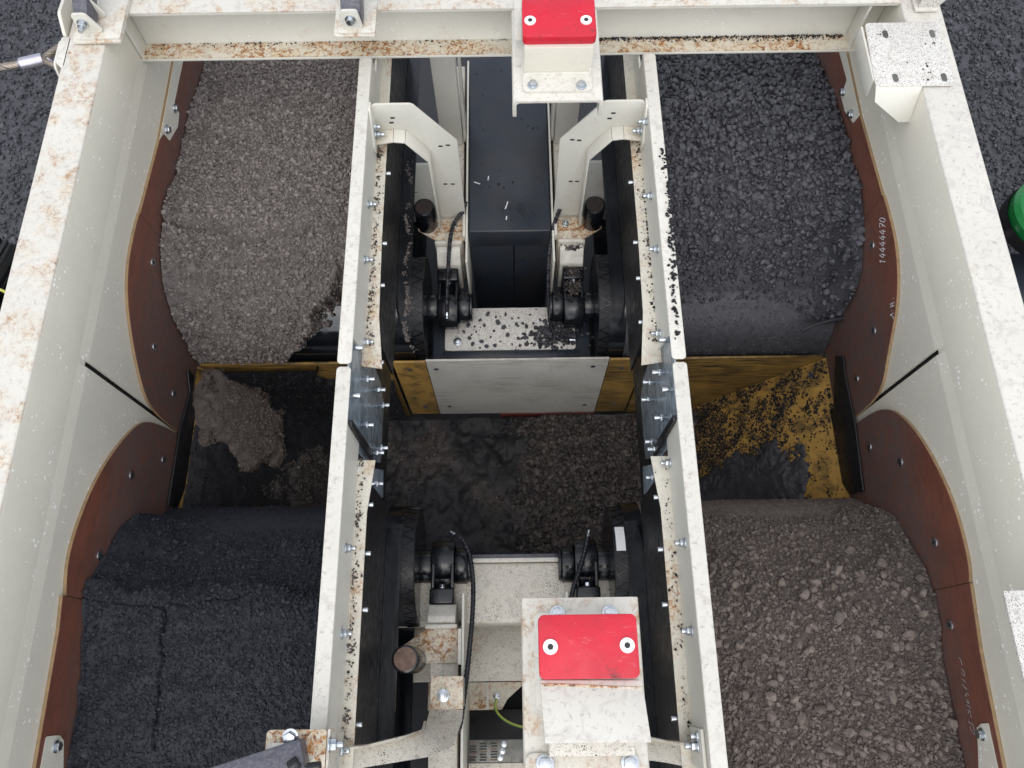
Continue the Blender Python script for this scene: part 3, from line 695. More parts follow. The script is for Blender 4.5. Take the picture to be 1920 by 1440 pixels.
# ------------------------------------------------------------------ conveyors
def arc(far, s, t=0.0):
    """point on the belt surface at arc length s (positive = flat run, negative = round the drum), lifted by t"""
    ax = AXF if far else AXN; g = 1 if far else -1
    s = np.asarray(s, float); a = np.clip(-s / DR, 0, None)
    Y = np.where(s >= 0, ax + g * s, ax - g * (DR + t) * np.sin(a)); Z = np.where(s >= 0, BT + t, AXH + (DR + t) * np.cos(a))
    return Y, Z
clab = {(-1, 'far'): 'black belt conveyor carrying the grey heap', (1, 'far'): 'black belt conveyor carrying the coarse black heap',
        (-1, 'near'): 'wet black belt conveyor carrying the cracked black heap', (1, 'near'): 'wet black belt conveyor carrying the brown heap'}
for sx in (-1, 1):
    for nf in ('far', 'near'):
        far = nf == 'far'; ax = AXF if far else AXN; g = 1 if far else -1
        t = thing('belt_conveyor', clab[sx, nf], 'conveyor', (sx * .7, ax, AXH - DR), 'belt conveyors')
        xi, xo = sx * .338, sx * 1.092
        ss = list(np.linspace(1.0 if far else .95, 0, 12)) + list(np.linspace(0, -DR * math.pi, 40)[1:])
        Y, Z = arc(far, np.array(ss)); prof = list(zip(Y, Z)); last = prof[-1]
        prof.append((ax + g * .95, last[1])); inn = [(ax + g * .95, last[1] + .010)]
        Y2, Z2 = arc(far, np.array(ss[::-1]), -.010); inn += list(zip(Y2, Z2))
        b = MB(); b.prism(prof + inn, 'X', xi, xo); b.build('belt', 'belt', t, 0, sharp=30)
        rl = DR - .0105; x0, x1 = sx * .300, sx * 1.10
        d = t; b = MB(); b.lathe([(x0, .05), (x0, rl - .012), (x0 + sx * .003, rl - .010), (x1, rl - .010), (x1, .05)], (0, ax, AXH), 'X', 64); dr_ = b.build('drum', 'black_paint', t, 0, sharp=40)
        b = MB(); b.lathe([(x0 + sx * .002, rl - .012), (x0 + sx * .002, rl - .001), (x1, rl - .001)], (0, ax, AXH), 'X', 64); lg = b.build('lagging', 'rubber', dr_, 0, sharp=40)
        b = MB(); NP = 30
        for k in range(NP):
            for sg in (-1, 1):
                vs = []
                for xx, da, rr in ((.303, 0, 0), (.338, 1, 0)):
                    for off in (-.0022, .0022):
                        for hh in (rl - .002, rl + .0012):
                            an = 2 * math.pi * (k + .42 * da * sg) / NP + off / rl
                            vs.append((sx * xx, ax + hh * math.cos(an), AXH + hh * math.sin(an)))
                b.add(vs, [[0, 1, 3, 2], [4, 6, 7, 5], [0, 4, 5, 1], [2, 3, 7, 6], [1, 5, 7, 3], [0, 2, 6, 4]])
        b.build('lagging_ribs', 'black_paint', dr_)
        b = MB(); b.cyl((sx * .15, ax, AXH), (sx * 1.10, ax, AXH), .040, 28); b.build('shaft', 'black_paint', t, .002)
        b = MB(); b.cyl((sx * .262, ax, AXH), (sx * .308, ax, AXH), .052, 28); b.build('hub', 'black_paint', t, .003)

# white label on the near right drum
q = [aX(1157, 982, .3015), aX(1175, 985, .338)]
lb = MB()
NS = 6; a0, a1 = R_(62), R_(86); vs = []
for i in range(NS + 1):
    an = a0 + (a1 - a0) * i / NS
    for xx in (.306, .334): vs.append((xx, AXN + (DR - .0085) * math.cos(an), AXH + (DR - .0085) * math.sin(an)))
for i in range(NS + 1):
    an = a0 + (a1 - a0) * i / NS
    for xx in (.306, .334): vs.append((xx, AXN + (DR - .0075) * math.cos(an), AXH + (DR - .0075) * math.sin(an)))
o_ = 2 * (NS + 1)
fs = [[2 * i, 2 * i + 1, 2 * i + 3, 2 * i + 2] for i in range(NS)] + [[o_ + 2 * i, o_ + 2 * i + 2, o_ + 2 * i + 3, o_ + 2 * i + 1] for i in range(NS)]
fs += [[2 * i, 2 * i + 2, o_ + 2 * i + 2, o_ + 2 * i] for i in range(NS)] + [[2 * i + 1, o_ + 2 * i + 1, o_ + 2 * i + 3, 2 * i + 3] for i in range(NS)]
lb.add(vs, fs); tag(lb.build('label_sticker', 'white'), 'small white paper label stuck on the near right drum rim', 'label')

# bearings
for sx in (-1, 1):
    for nf in ('far', 'near'):
        far = nf == 'far'; ax = AXF if far else AXN; g = 1 if far else -1
        t = thing('pillow_block_bearing', 'black pillow block bearing on the %s %s drum shaft' % (nf, SIDE[sx]), 'bearing', (sx * .225, ax, AXH - .07), 'pillow block bearings')
        def P(pts): return [(ax + g * u, AXH + v) for u, v in pts]
        front = [(-.066 * math.cos(R_(a)), .066 * math.sin(R_(a))) for a in range(-90, 91, 15)]
        cheek = front + [(.075, .062), (.075, -.062)]
        core = [(-.056 * math.cos(R_(a)), .056 * math.sin(R_(a))) for a in range(-90, 91, 15)] + [(.0, .058), (.030, .040), (.075, .030), (.075, -.036)]
        for k, (xa, xb, pr_) in enumerate(((.190, .201, cheek), (.250, .261, cheek))):
            b = MB(); b.prism(P(pr_), 'X', sx * xa, sx * xb); b.build('cheek', 'black_paint', t, .003)
        b = MB(); b.prism(P(core), 'X', sx * .2005, sx * .2505); b.build('housing', 'black_paint', t, .002)
        b = MB(); b.lathe([(sx * .190, .030), (sx * .190, .0655), (sx * .194, .0675), (sx * .257, .0675), (sx * .261, .0655), (sx * .261, .030)], (0, ax - g * .012, AXH), 'X', 40)
        # keep only the gap-side half of the ring: a rounded nose
        b.build('ring', 'black_paint', t, 0)
        b = MB(); b.box(sx * .188, sx * .264, ax + g * .076, ax + g * .125, AXH - .08, AXH + .072); b.build('base', 'black_paint', t, .006, 3)
        b = MB(); b.cyl((sx * .150, ax, AXH), (sx * .189, ax, AXH), .056, 32); b.cyl((sx * .139, ax, AXH), (sx * .150, ax, AXH), .050, 32); b.build('collar', 'black_paint', t, .003)
        bolt('hex_bolt', t, (sx * .226, ax + g * .0755, AXH + .055), (0, -g, 0), 'bolt', 1.0)
        if far: pass
    # bearing carriers: bars along the machine that carry bearings, tubes and arms
for sx in (-1, 1):
    for nf in ('far', 'near'):
        far = nf == 'far'; ax = AXF if far else AXN; g = 1 if far else -1; Y = lambda u: ax + g * u
        t = thing('bearing_carrier', 'cream rust streaked bearing carrier bar behind the %s %s bearing' % (nf, SIDE[sx]), 'carrier bar', (sx * .21, Y(.4), -1.05), 'bearing carriers')
        b = MB(); b.prism(fillet([(Y(.126), AXH - .10), (Y(.126), AXH + .085), (Y(.165), AXH + .128), (Y(.185), AXH + .128), (Y(.185), AXH - .10)], .018, 6), 'X', sx * .178, sx * .262); b.build('mount_block', 'cream_top', t, .003)
        b = MB(); b.box(sx * .172, sx * .268, Y(.186), Y(.200), AXH - .12, AXH + .140); b.build('mount_flange', 'cream_top_rusty', t, .004, 3)
        b = MB(); b.prism(fillet([(sx * .160, Y(.2005)), (sx * .262, Y(.2005)), (sx * .330, Y(.245)), (sx * .330, Y(.295)), (sx * .268, Y(.295)), (sx * .160, Y(.295))], .006), 'Z', -.728, -.720); b.build('seat_plate', 'cream_rusty', t, .001)
        b = MB(); b.box(sx * .168, sx * .250, Y(.2005), Y(1.0), -.90, -.7285); b.build('bar', 'cream_dirty', t, .003)
        b = MB(); b.box(sx * .150, sx * .1575, Y(.10), Y(1.0), -1.0, -.700); b.build('side_plate', 'cream_arm', t, .0015)
        b = MB(); b.box(sx * .158, sx * .168, Y(.201), Y(.30), -.728, -.690); b.build('rib', 'cream_top', t, .0015)
        # upright tube
        if not (sx > 0 and not far):
            tx, ty = sx * .296, (1.53 if far else .055); h1 = -.605 if far else -.52
            b = MB(); b.cyl((tx, ty, -.7195), (tx, ty, h1), .036, 32); tu = b.build('tube', 'black_paint', t, .003)
            b = MB(); b.cyl((tx, ty, h1 - .001), (tx, ty, h1 + .0012), .030, 32); b.build('tube_cap', 'dark_cap' if far else 'rust_cap', tu)
        # arm from the panel
        if far:
            ya = 1.55
            poly = fillet([(sx * .4015, -.118), (sx * .278, -.118), (sx * .158, -.285), (sx * .158, -.700), (sx * .250, -.700), (sx * .250, -.325), (sx * .311, -.232), (sx * .345, -.225), (sx * .4015, -.238)], .022, 5)
            am = thing('panel_arm', 'cream gooseneck arm with small slots tying the far %s panel to its carrier' % SIDE[sx], 'arm', (sx * .2, ya, -.72), 'panel arms')
            b = MB(); b.prism(poly, 'Y', ya, ya + .006); b.build('arm_plate', 'cream_arm', am, .001)
            e = [(sx * .4015, -.238), (sx * .345, -.228), (sx * .311, -.233), (sx * .2505, -.326), (sx * .2505, -.700)]
            for i in range(len(e) - 1):
                a_, c_ = Vector(e[i]), Vector(e[i + 1]); n_ = Vector((-(c_ - a_).y, (c_ - a_).x)).normalized() * .005
                if n_.y < 0 or (i == 3 and n_.x * sx > 0): n_ = -n_
                b = MB(); b.prism([tuple(a_), tuple(c_), tuple(c_ + n_), tuple(a_ + n_)], 'Y', ya - .048, ya - .0003); b.build('arm_flange', 'cream_ledge' if i < 1 else 'cream_arm', am, .0008)
            b = MB(); b.prism(fillet([(ya - .07, -.25), (ya + .01, -.20), (ya + .012, -.115), (ya - .02, -.115), (ya - .075, -.215)], .008), 'X', sx * .4018, sx * .3955); b.build('end_plate', 'cream_arm', am, .001)
            b = MB(); b.box(sx * .158, sx * .250, ya - .05, ya - .0003, -.7198, -.7135); b.build('foot', 'cream_rusty', am, .001)
            bolt('nut', am, (sx * .2, ya - .028, -.7133), (0, 0, 1), 'nut', 1.0)
            bolt('nut', am, (sx * .3953, ya - .035, -.205), (-sx, 0, 0), 'nut', 1.05)
            for sp in ([(736, 221), (740 - 6, 230), (826, 274), (840, 272), (835, 345), (849, 345)] if sx < 0 else [(1150, 212), (1143, 222), (1073, 262), (1086, 263), (1070, 340), (1082, 340)]):
                q = aY(*sp, ya - .0003); b = MB(); b.prism(fillet([(q.x - .007, q.z - .003), (q.x + .007, q.z - .003), (q.x + .007, q.z + .003), (q.x - .007, q.z + .003)], .0028), 'Y', ya - .0012, ya + .001); b.build('slot', 'dark_recess', am)  # raised dark pads, not cut through; the slot's shade is only their colour
            # post up to the cross beam
            po = thing('cross_beam_post', 'cream box post standing on the far %s carrier bar' % SIDE[sx], 'post', (sx * .21, 1.89, -.72), 'cross beam posts')
            b = MB(); b.box(sx * .172, sx * .253, 1.885, 1.945, -.7275, -.205); b.build('post_box', 'cream_arm', po, .004)
            b = MB(); b.prism([(1.9, -.7275), (1.99, -.7275), (1.99, -.21)], 'X', sx * .160, sx * .170); b.build('brace', 'cream_arm', po, .001)
        else:
            am = thing('panel_arm', 'cream bent arm with a rusty foot tying the near %s panel to its carrier' % SIDE[sx], 'arm', (sx * .3, -.1, -.72), 'panel arms')
            FZ = -.55; f0, f1 = aZ(808, 1268, FZ), aZ(868, 1330, FZ)
            b = MB(); b.box(sx * -f0.x, sx * -f1.x, f1.y, f0.y, FZ - .008, FZ); b.build('foot', 'cream_rusty', am, .0015)
            b = MB(); b.box(sx * (-f0.x - .004), sx * (-f1.x + .004), f1.y + .004, f0.y - .003, -.7283, FZ - .0083); b.build('riser', 'cream_dirty', am, .001)
            stp = [((868, 1331), (806, 1331), FZ), ((866, 1352), (800, 1352), FZ + .03), ((848, 1400), (797, 1368), FZ + .10), ((800, 1420), (760, 1383), FZ + .16), ((690, 1438), (690, 1400), -.32), ((626, 1450), (628, 1404), -.28)]
            stp = [(aZ(*A, h), aZ(*B, h)) for A, B, h in stp]; stp = [(Vector((-sx * A.x, A.y, A.z)), Vector((-sx * B.x, B.y, B.z))) for A, B in stp]
            if sx > 0: stp[-1][0].x = stp[-1][1].x = .398
            vs = []
            for (A, B) in stp: vs += [A, B, B - Vector((0, 0, .007)), A - Vector((0, 0, .007))]
            n = len(stp); fs = [[0, 3, 2, 1], [4 * n - 4, 4 * n - 3, 4 * n - 2, 4 * n - 1]]
            for i in range(n - 1):
                for k in range(4): fs.append([4 * i + k, 4 * i + (k + 1) % 4, 4 * i + 4 + (k + 1) % 4, 4 * i + 4 + k])
            b = MB(); b.add(vs, fs); b.build('strap', 'cream_dirty', am, .001)
            vs = []
            for i, (A, B) in enumerate(stp[1:]):
                hh = (.018, .03, .035, .045, .11)[i]; off = Vector((0, .006, 0)) if i > 1 else Vector((sx * .006, .001, 0))
                vs += [B, B + off, B + off + Vector((0, 0, hh)), B + Vector((0, 0, hh))]
            n = 5; fs = [[0, 3, 2, 1], [4 * n - 4, 4 * n - 3, 4 * n - 2, 4 * n - 1]]
            for i in range(n - 1):
                for k in range(4): fs.append([4 * i + k, 4 * i + (k + 1) % 4, 4 * i + 4 + (k + 1) % 4, 4 * i + 4 + k])
            b = MB(); b.add(vs, fs); b.build('strap_flange', 'cream_ledge', am, .001)
            b = MB(); b.box(sx * .401, sx * .394, -.185, -.105, -.262, -.15); b.build('end_plate', 'cream_arm', am, .001)
            nq = aZ(831, 1304, FZ); bolt('nut', am, (-sx * nq.x, nq.y, FZ), (0, 0, 1), 'nut', 1.25)
            bolt('nut', am, (sx * .394, -.140, -.19), (-sx, 0, 0), 'nut', 1.1)

# ------------------------------------------------------------------ middle: cover box, cross members, deflector
cv = thing('cover_box', 'dark grey blue steel cover box between the far carriers', 'box', (0, 1.9, -1.45))
b = MB(); b.box(-.147, .147, 1.487, 2.35, -.80, -.700); b.build('lid', 'dark_box', cv, .006, 3)
b = MB(); b.box(-.146, .012, 1.493, 2.3, -1.45, -.8005); b.build('front_panel', 'dark_box', cv, .002)
b = MB(); b.box(.016, .146, 1.493, 2.3, -1.45, -.8005); b.build('front_panel', 'dark_box', cv, .002)
b = MB(); b.box(.018, .144, 1.4915, 1.4935, -.905, -.899); b.build('front_seam', 'dark_recess', cv)
# drips and chips on the lid
H = Heap(); r = np.random.default_rng(31); pp = []; zz = []
for (px, py, s_) in [(905, 178, .004), (893, 138, .003), (940, 132, .003), (905, 305, .005), (935, 345, .006), (938, 320, .004), (962, 342, .006), (945, 352, .005), (918, 350, .005), (987, 366, .004), (942, 392, .004), (1000, 240, .005), (978, 222, .004), (1008, 240, .004), (905, 243, .004), (990, 236, .004), (900, 230, .003), (958, 412, .003), (975, 382, .003)]:
    pp.append(aZ(px, py, -.699)[:]); zz.append(s_)
H.stones(np.array(pp), np.array(zz), r, flat=.4); o = H.build('lid_crumbs', 'asphalt_black', cv); o['kind'] = 'stuff'
b = MB()
for P in ([(952, 378), (950, 385), (947, 392)], [(950, 405), (949, 412)], [(916, 330), (915, 338)], [(889, 341), (900, 345)]):
    b.tube([aZ(px, py, -.6997) for px, py in P], .0022, 6, step=.01)
b.v = [(v[0], v[1], -.6997 + (v[2] + .6997) * .3) for v in b.v]; b.build('paint_chip', 'chalk', cv)

cm = thing('far_cross_plate', 'cream cross plate littered with black crumbs between the far bearings', 'cross plate', (0, 1.2, -1.0))
b = MB(); b.prism(fillet([(-.245, 1.128), (.236, 1.128), (.236, 1.30), (-.245, 1.30)], .012), 'Z', -.937, -.929); b.build('plate', 'cream_spotted', cm, .0015)
b = MB(); b.box(-.29, .29, 1.085, 1.30, -1.02, -.9375); b.build('beam', 'dark_box', cm, .004)
bolt('hex_bolt', cm, aZ(858, 641, -.929), (0, 0, 1), 'bolt', 1.1)
b = MB(); b.box(-.252, .25, 1.098, 1.124, -.937, -.931); b.build('edge_bar', 'dark_box', cm, .002)

mc = thing('rear_cross_tube', 'cream cross tube behind the far drums under the carriers', 'beam', (0, 1.83, -1.05))
b = MB(); b.box(-.42, .42, 1.74, 1.96, -1.05, -.902); b.build('tube_body', 'cream_arm', mc, .04, 6)

nc = thing('near_cross_beam', 'cream stained cross beam between the near bearings', 'beam', (0, .27, -1.0))
b = MB(); b.box(-.40, .40, .165, .352, -1.02, -.862); b.build('beam_body', 'cream_dirty', nc, .014, 4)
b = MB(); b.box(-.155, .165, .353, .366, -1.02, -.858); b.build('front_strip', 'cream_top', nc, .0015)
b = MB(); b.box(-.155, .165, .3665, .380, -1.02, -.870); b.build('rubber_lip', 'strut_grey', nc, .0015)
lc = thing('lower_cross_beam', 'grey cream lower cross beam in the shade below the near bearings', 'beam', (0, .09, -1.3))
b = MB(); b.box(-.42, .42, -.005, .20, -1.32, -1.15); b.build('beam_body', 'cream_dirty', lc, .006)
b = MB(); b.prism([(-.30, -.008), (.035, -.008), (-.03, -.062), (-.05, -.095), (-.30, -.095)], 'Z', -1.172, -1.160); b.build('gusset', 'cream_rusty', lc, .001)
b = MB(); b.box(-.102, -.094, -.094, -.010, -1.1595, -1.15); b.build('gusset_rib', 'cream_arm', lc, .001)
ec = thing('earth_cable', 'green and yellow earth cable curving from the gusset in the dark middle', 'cable', (-.05, -.08, -1.3))
P = [aZ(931, 1310, -1.145), aZ(929, 1325, -1.15), aZ(934, 1338, -1.15), aZ(950, 1352, -1.15), aZ(975, 1362, -1.15), aZ(1010, 1368, -1.15)]
b = MB(); b.tube(P, .0045, 8); b.build('sheath', 'cable_green', ec)
b = MB(); b.tube([p + Vector((.001, .0012, .0025)) for p in P], .0026, 6); b.build('stripe', 'cable_yellow', ec)
bolt('hex_bolt', ec, aZ(931, 1306, -1.159), (0, 0, 1), 'lug_bolt', .8)
sp = thing('vent_plate', 'grey vent plate with rows of short slots at the bottom middle', 'vent plate', (-.07, -.2, -.92))
b = MB(); b.box(-.148, .03, -.232, -.170, -.915, -.905); b.build('plate', 'slotted', sp, .001)
for i in range(3):
    for k in range(7):
        x = -.145 + i * .032 + (k % 2) * .002; y = -.180 - k * .0075
        b = MB(); b.box(x, x + .020, y - .002, y + .002, -.9052, -.9035); b.build('slot', 'dark_recess' if (i + k) % 4 else 'rust_cap', sp)
for p in ((945, 1395), (942, 1408), (938, 1420)): bolt('hex_bolt', sp, aZ(*p, -.905), (0, 0, 1), 'bolt', .62)
b = MB(); b.box(-.147, .25, -.30, -.233, -1.0, -.902); tag(b.build('front_bar', 'cream_dirty', None, .003), 'cream bar in front of the vent plate at the bottom edge', 'bar')
b = MB(); b.box(-.30, .30, -.60, -.10, -1.50, -1.35); tag(b.build('dark_backing', 'rubber', None, .003), 'black tray deep below the vent plate', 'backing')  # black backing added to keep the deep interior dark

df = thing('deflector_board', 'upright deflector of one scuffed white plate and yellow side plates under the far drums', 'deflector', (0, 1.05, -1.41))
b = MB(); b.box(-.302, .343, 1.044, 1.052, -1.40, -.826); b.build('white_plate', 'cream_deflector', df, .0015)
b = MB(); b.box(-.420, -.305, 1.046, 1.054, -1.40, -.84); b.build('yellow_plate', 'yellow', df, .0015)
b = MB(); b.box(.346, .470, 1.046, 1.054, -1.40, -.84); b.build('yellow_plate', 'yellow_dirty', df, .0015)
b = MB(); b.box(-1.10, -.432, 1.046, 1.054, -1.42, -.84); b.build('yellow_plate', 'yellow_dirty', df, .0015)
b = MB(); b.box(.478, 1.10, 1.046, 1.054, -1.42, -.84); b.build('yellow_plate', 'yellow_dirty', df, .0015)
b = MB(); b.box(-.05, .345, 1.040, 1.046, -1.46, -1.402); b.build('bottom_lip', 'redbrown', df, .001)
for p in ((818, 692), (843, 762), (1112, 687), (1096, 759)): bolt('dark_screw', df, aY(*p, 1.044), (0, -1, 0), 'screw')
for p in ((769, 693), (797, 762), (1165, 690), (1150, 757)): bolt('dark_screw', df, aY(*p, 1.046), (0, -1, 0), 'screw')
for sx in (-1, 1):
    t = thing('chute_plate', 'sloping yellow chute plate caked with asphalt on the %s of the gap' % SIDE[sx], 'chute plate', (sx * .9, .78, -1.45), 'chute plates')
    b = MB(); b.add([(sx * 1.11, .40, -.835), (sx * 1.11, 1.043, -.835), (sx * .69, 1.043, -1.445), (sx * .69, .40, -1.445), (sx * 1.118, .40, -.842), (sx * 1.118, 1.043, -.842), (sx * .698, 1.043, -1.452), (sx * .698, .40, -1.452)],
                    [[0, 1, 2, 3], [7, 6, 5, 4], [0, 4, 5, 1], [1, 5, 6, 2], [2, 6, 7, 3], [3, 7, 4, 0]]); b.build('plate', 'yellow', t)
    if sx > 0: bolt('dark_screw', t, (1.068, 1.0, -.896), (-.82, 0, .57), 'screw', 1.2)
b = MB(); b.box(-1.2, 1.2, .20, 1.40, -1.53, -1.47); tag(b.build('collecting_belt', 'rubber'), 'black collecting belt under the gap', 'conveyor belt')

# ------------------------------------------------------------------ red pads
def bracket(far):
    lab = 'far' if far else 'near'
    t = thing('pad_bracket', 'cream channel bracket under the %s red pad' % ('upper' if far else 'lower'), 'bracket', (.13, 1.6 if far else 0, -.06), 'red pad brackets')
    x0, x1 = .012, .258; ya, yb = (1.452, 1.86) if far else (-.35, .158)
    prof = [(x0, -.062), (x0, -.012), (x0 + .003, -.003), (x0 + .012, 0), (x1 - .012, 0), (x1 - .003, -.003), (x1, -.012), (x1, -.062), (x1 - .011, -.062), (x1 - .011, -.016), (x1 - .018, -.010), (x0 + .018, -.010), (x0 + .011, -.016), (x0 + .011, -.062)]
    if not far: prof = [(p[0], p[1] * (.35 if p[1] < -.02 else 1)) for p in prof]
    b = MB(); b.prism(prof, 'Y', ya, yb); b.build('channel', 'cream_top' if far else 'cream_top_rusty', t, .0012)
    if far:
        b = MB(); b.prism(fillet([(.040, 1.478), (.228, 1.478), (.228, 1.70), (.040, 1.70)], .012), 'Z', .0006, .009); b.build('base_plate', 'cream_top', t, .001)
        b = MB(); b.box(.045, .226, 1.538, 1.546, .0092, .098); b.build('upright', 'cream_wall', t, .001)
        b = MB(); b.cyl((.047, 1.536, .0095), (.225, 1.536, .0095), .004, 8); b.build('weld', 'cream_top', t)
        b = MB(); b.box(.045, .226, 1.546, 1.70, .090, .0985); b.build('pad_plate', 'cream_arm', t, .001)
        b = MB(); b.prism([(.020, 1.62), (.040, 1.62), (.040, 1.80), (.020, 1.80)], 'Z', .04, .048); b.build('tongue', 'cream_top', t, .003)
        for p in ((999, 160), (1090, 161)): bolt('hex_bolt', t, aZ(*p, .0092), (0, 0, 1), 'bolt', 1.0)
        px0, px1, py0, py1 = .040, .232, 1.548, 1.682
    else:
        b = MB(); b.prism(fillet([(.038, .128), (.225, .128), (.225, -.06), (.038, -.06)], .014), 'Z', .0006, .008); b.build('base_plate', 'cream_top', t, .001)
        for p in ((1045, 1150), (1143, 1149)): bolt('hex_bolt', t, aZ(*p, .0082), (0, 0, 1), 'bolt', 1.1)
        b = MB(); b.box(.046, .232, -.012, .110, .078, .086); b.build('pad_plate', 'cream_top_rusty', t, .001)
        A, B, C, D = aZ(1012, 1275, .094), aZ(1204, 1275, .094), aZ(1222, 1392, .115), aZ(1022, 1394, .115)
        vs = [A, B, C, D] + [p - Vector((0, 0, .007)) for p in (A, B, C, D)]
        b = MB(); b.add(vs, [[0, 3, 2, 1], [4, 5, 6, 7], [0, 1, 5, 4], [1, 2, 6, 5], [2, 3, 7, 6], [3, 0, 4, 7]]); b.build('tongue', 'cream_top', t, .002)
        A, B = aZ(1014, 1284, .0965), aZ(1204, 1290, .0965)
        b = MB(); b.tube([A, A.lerp(B, .3) + Vector((0, .001, 0)), A.lerp(B, .62), B], .0025, 6, step=.01); b.build('rusty_fold', 'cream_rusty', t)
        b = MB(); b.box(.06, .22, -.135, -.008, .0085, .0775); b.build('support_block', 'cream_dirty', t, .002)
        b = MB(); b.prism(fillet([(.016, -.134), (.232, -.134), (.232, -.34), (.016, -.34)], .014), 'Z', .0006, .008); b.build('rear_plate', 'cream_top_rusty', t, .001)
        for p in ((1022, 1432), (1181, 1430)): bolt('hex_bolt', t, aZ(*p, .0082), (0, 0, 1), 'bolt', 1.25)
        px0, px1, py0, py1 = .044, .234, -.001, .116
    pd = thing('red_pad', 'thick red plastic pad with two screws on the %s bracket' % ('upper' if far else 'lower'), 'pad', ((px0 + px1) / 2, (py0 + py1) / 2, .0865), 'red pads')
    z0, z1 = (.0988, .125) if far else (.0863, .108)
    b = MB(); b.prism(fillet([(px0, py0), (px1, py0), (px1, py1), (px0, py1)], .012, 6), 'Z', z0, z1); b.build('pad_body', 'red_pad', pd, .0015)
    for p in (((994, 39), (1099, 38)) if far else ((1032, 1213), (1176, 1210))): bolt('pad_screw', pd, aZ(*p, z1 + .0005), (0, 0, 1), 'screw', 1.0 if far else .95)
bracket(True); bracket(False)

# bottom left strut bracket
t = thing('strut_bracket', 'rust stained cream bracket on the near left panel end with a grey strut', 'bracket', (-.44, -.13, -.1))
b = MB(); b.prism(fillet([(-.500, -.088), (-.379, -.088), (-.379, -.32), (-.500, -.32)], .008), 'Z', -.030, -.022); b.build('base_plate', 'cream_rusty', t, .0015)
b = MB(); b.box(-.3775, -.372, -.32, -.088, -.12, -.020); b.build('side_plate', 'cream_top_rusty', t, .0015)
b = MB(); b.prism(fillet([(-.490, -.110), (-.415, -.110), (-.430, -.132), (-.490, -.132)], .006), 'Z', -.010, .006); b.build('clamp_tab', 'cream_top', t, .0015)
bolt('hex_bolt', t, aZ(545, 1381, .006), (0, -.3, 1), 'bolt', 1.15)
bolt('nut', t, aX(617, 1396, -.372), (1, 0, 0), 'nut', 1.1)
s3 = thing('strut', 'wet dark grey square strut running out at the bottom left', 'strut', (-.5, -.18, -.02))
A, B = aZ(570, 1412, .012), aZ(330, 1490, .05); dd = (B - A).normalized(); nn = Vector((-dd.y, dd.x, 0)).normalized() * .027
b = MB(); vs = []
for p in (A, B):
    for sg, zz in ((-1, .012), (1, .012), (1, -.03), (-1, -.03)): vs.append(p + nn * sg + Vector((0, 0, zz)))
b.add(vs, [[0, 1, 2, 3], [7, 6, 5, 4], [0, 4, 5, 1], [1, 5, 6, 2], [2, 6, 7, 3], [3, 7, 4, 0]]); b.build('strut_body', 'strut_grey', s3, .003)
b = MB(); b.cyl(aZ(543, 1440, .03), aZ(560, 1428, .03), .012, 16); b.cyl(aZ(575, 1440, .03), aZ(602, 1436, .03), .009, 16); b.build('end_fitting', 'black_paint', s3, .002)

# ------------------------------------------------------------------ grease hoses
def hose(label, pts, tip):
    P = [aZ(px, py, h) for px, py, h in pts]; t = thing('grease_hose', label, 'hose', P[len(P) // 2], 'grease hoses')
    b = MB(); b.tube(P, .0062, 10, .0022, .013, .002); b.build('spiral_guard', 'hose', t)
    e, f = (P[-1], P[-1] - P[-2]) if tip else (P[0], P[0] - P[1]); f.normalize()
    b = MB(); b.cyl(e - f * .002, e + f * .012, .0068, 6); b.cyl(e + f * .012, e + f * .022, .0052, 10); b.build('fitting', 'zinc', t, .0006)
hose('black spiral wrapped grease hose over the far left bearing', [(873, 378, -.66), (868, 396, -.67), (852, 418, -.69), (844, 450, -.70), (840, 510, -.74), (838, 560, -.77), (838, 586, -.785)], True)
hose('black spiral wrapped grease hose hanging beside the far right bearing', [(1050, 392, -.66), (1038, 425, -.70), (1030, 475, -.74), (1028, 530, -.80), (1030, 585, -.87), (1036, 620, -.91), (1050, 636, -.915), (1068, 637, -.912)], True)
hose('black spiral wrapped grease hose curving past the near left bearing', [(853, 1003, -.785), (866, 1012, -.775), (880, 1040, -.76), (887, 1090, -.74), (886, 1150, -.72), (880, 1220, -.70), (872, 1290, -.69), (864, 1350, -.69), (858, 1375, -.70)], False)
hose('short black grease hose over the near right bearing', [(1102, 1006, -.78), (1096, 1035, -.775), (1086, 1070, -.765), (1076, 1100, -.755), (1068, 1135, -.75)], False)

# ------------------------------------------------------------------ things at the left and right edges
t = thing('motor', 'black finned electric motor outside the left beam', 'motor', (-1.8, 1.36, -.85))
c = aZ(0, 500, -.75); b = MB(); b.cyl((c.x - .10, c.y - .18, -.80), (c.x - .02, c.y + .10, -.80), .085, 32); b.build('motor_body', 'black_paint', t)
ax_ = Vector((-.08, -.28, 0)).normalized(); ax_ = Vector((.08, .28, 0)).normalized()
for k in range(15):
    an = R_(-20 + k * 15.7); sd = Vector((ax_.y, -ax_.x, 0)); n_ = sd * math.cos(an) + Vector((0, 0, 1)) * math.sin(an); tv = ax_.cross(n_)
    A = Vector((c.x - .10, c.y - .18, -.80)) + n_ * .08; B = Vector((c.x - .02, c.y + .10, -.80)) + n_ * .08
    b = MB(); vs = []
    for p in (A, B):
        for u, v in ((-.003, 0), (.003, 0), (.003, .028), (-.003, .028)): vs.append(p + tv * u + n_ * v)
    b.add(vs, [[0, 1, 2, 3], [7, 6, 5, 4], [0, 4, 5, 1], [1, 5, 6, 2], [2, 6, 7, 3], [3, 7, 4, 0]]); b.build('fin', 'black_paint', t, .0008)
b = MB(); b.tube([aZ(-20, 540, -.72), aZ(5, 545, -.72), aZ(20, 560, -.74), aZ(28, 590, -.80)], .005, 8); tag(b.build('motor_cable', 'cable_yellow'), 'thin yellow green cable beside the finned motor', 'cable')
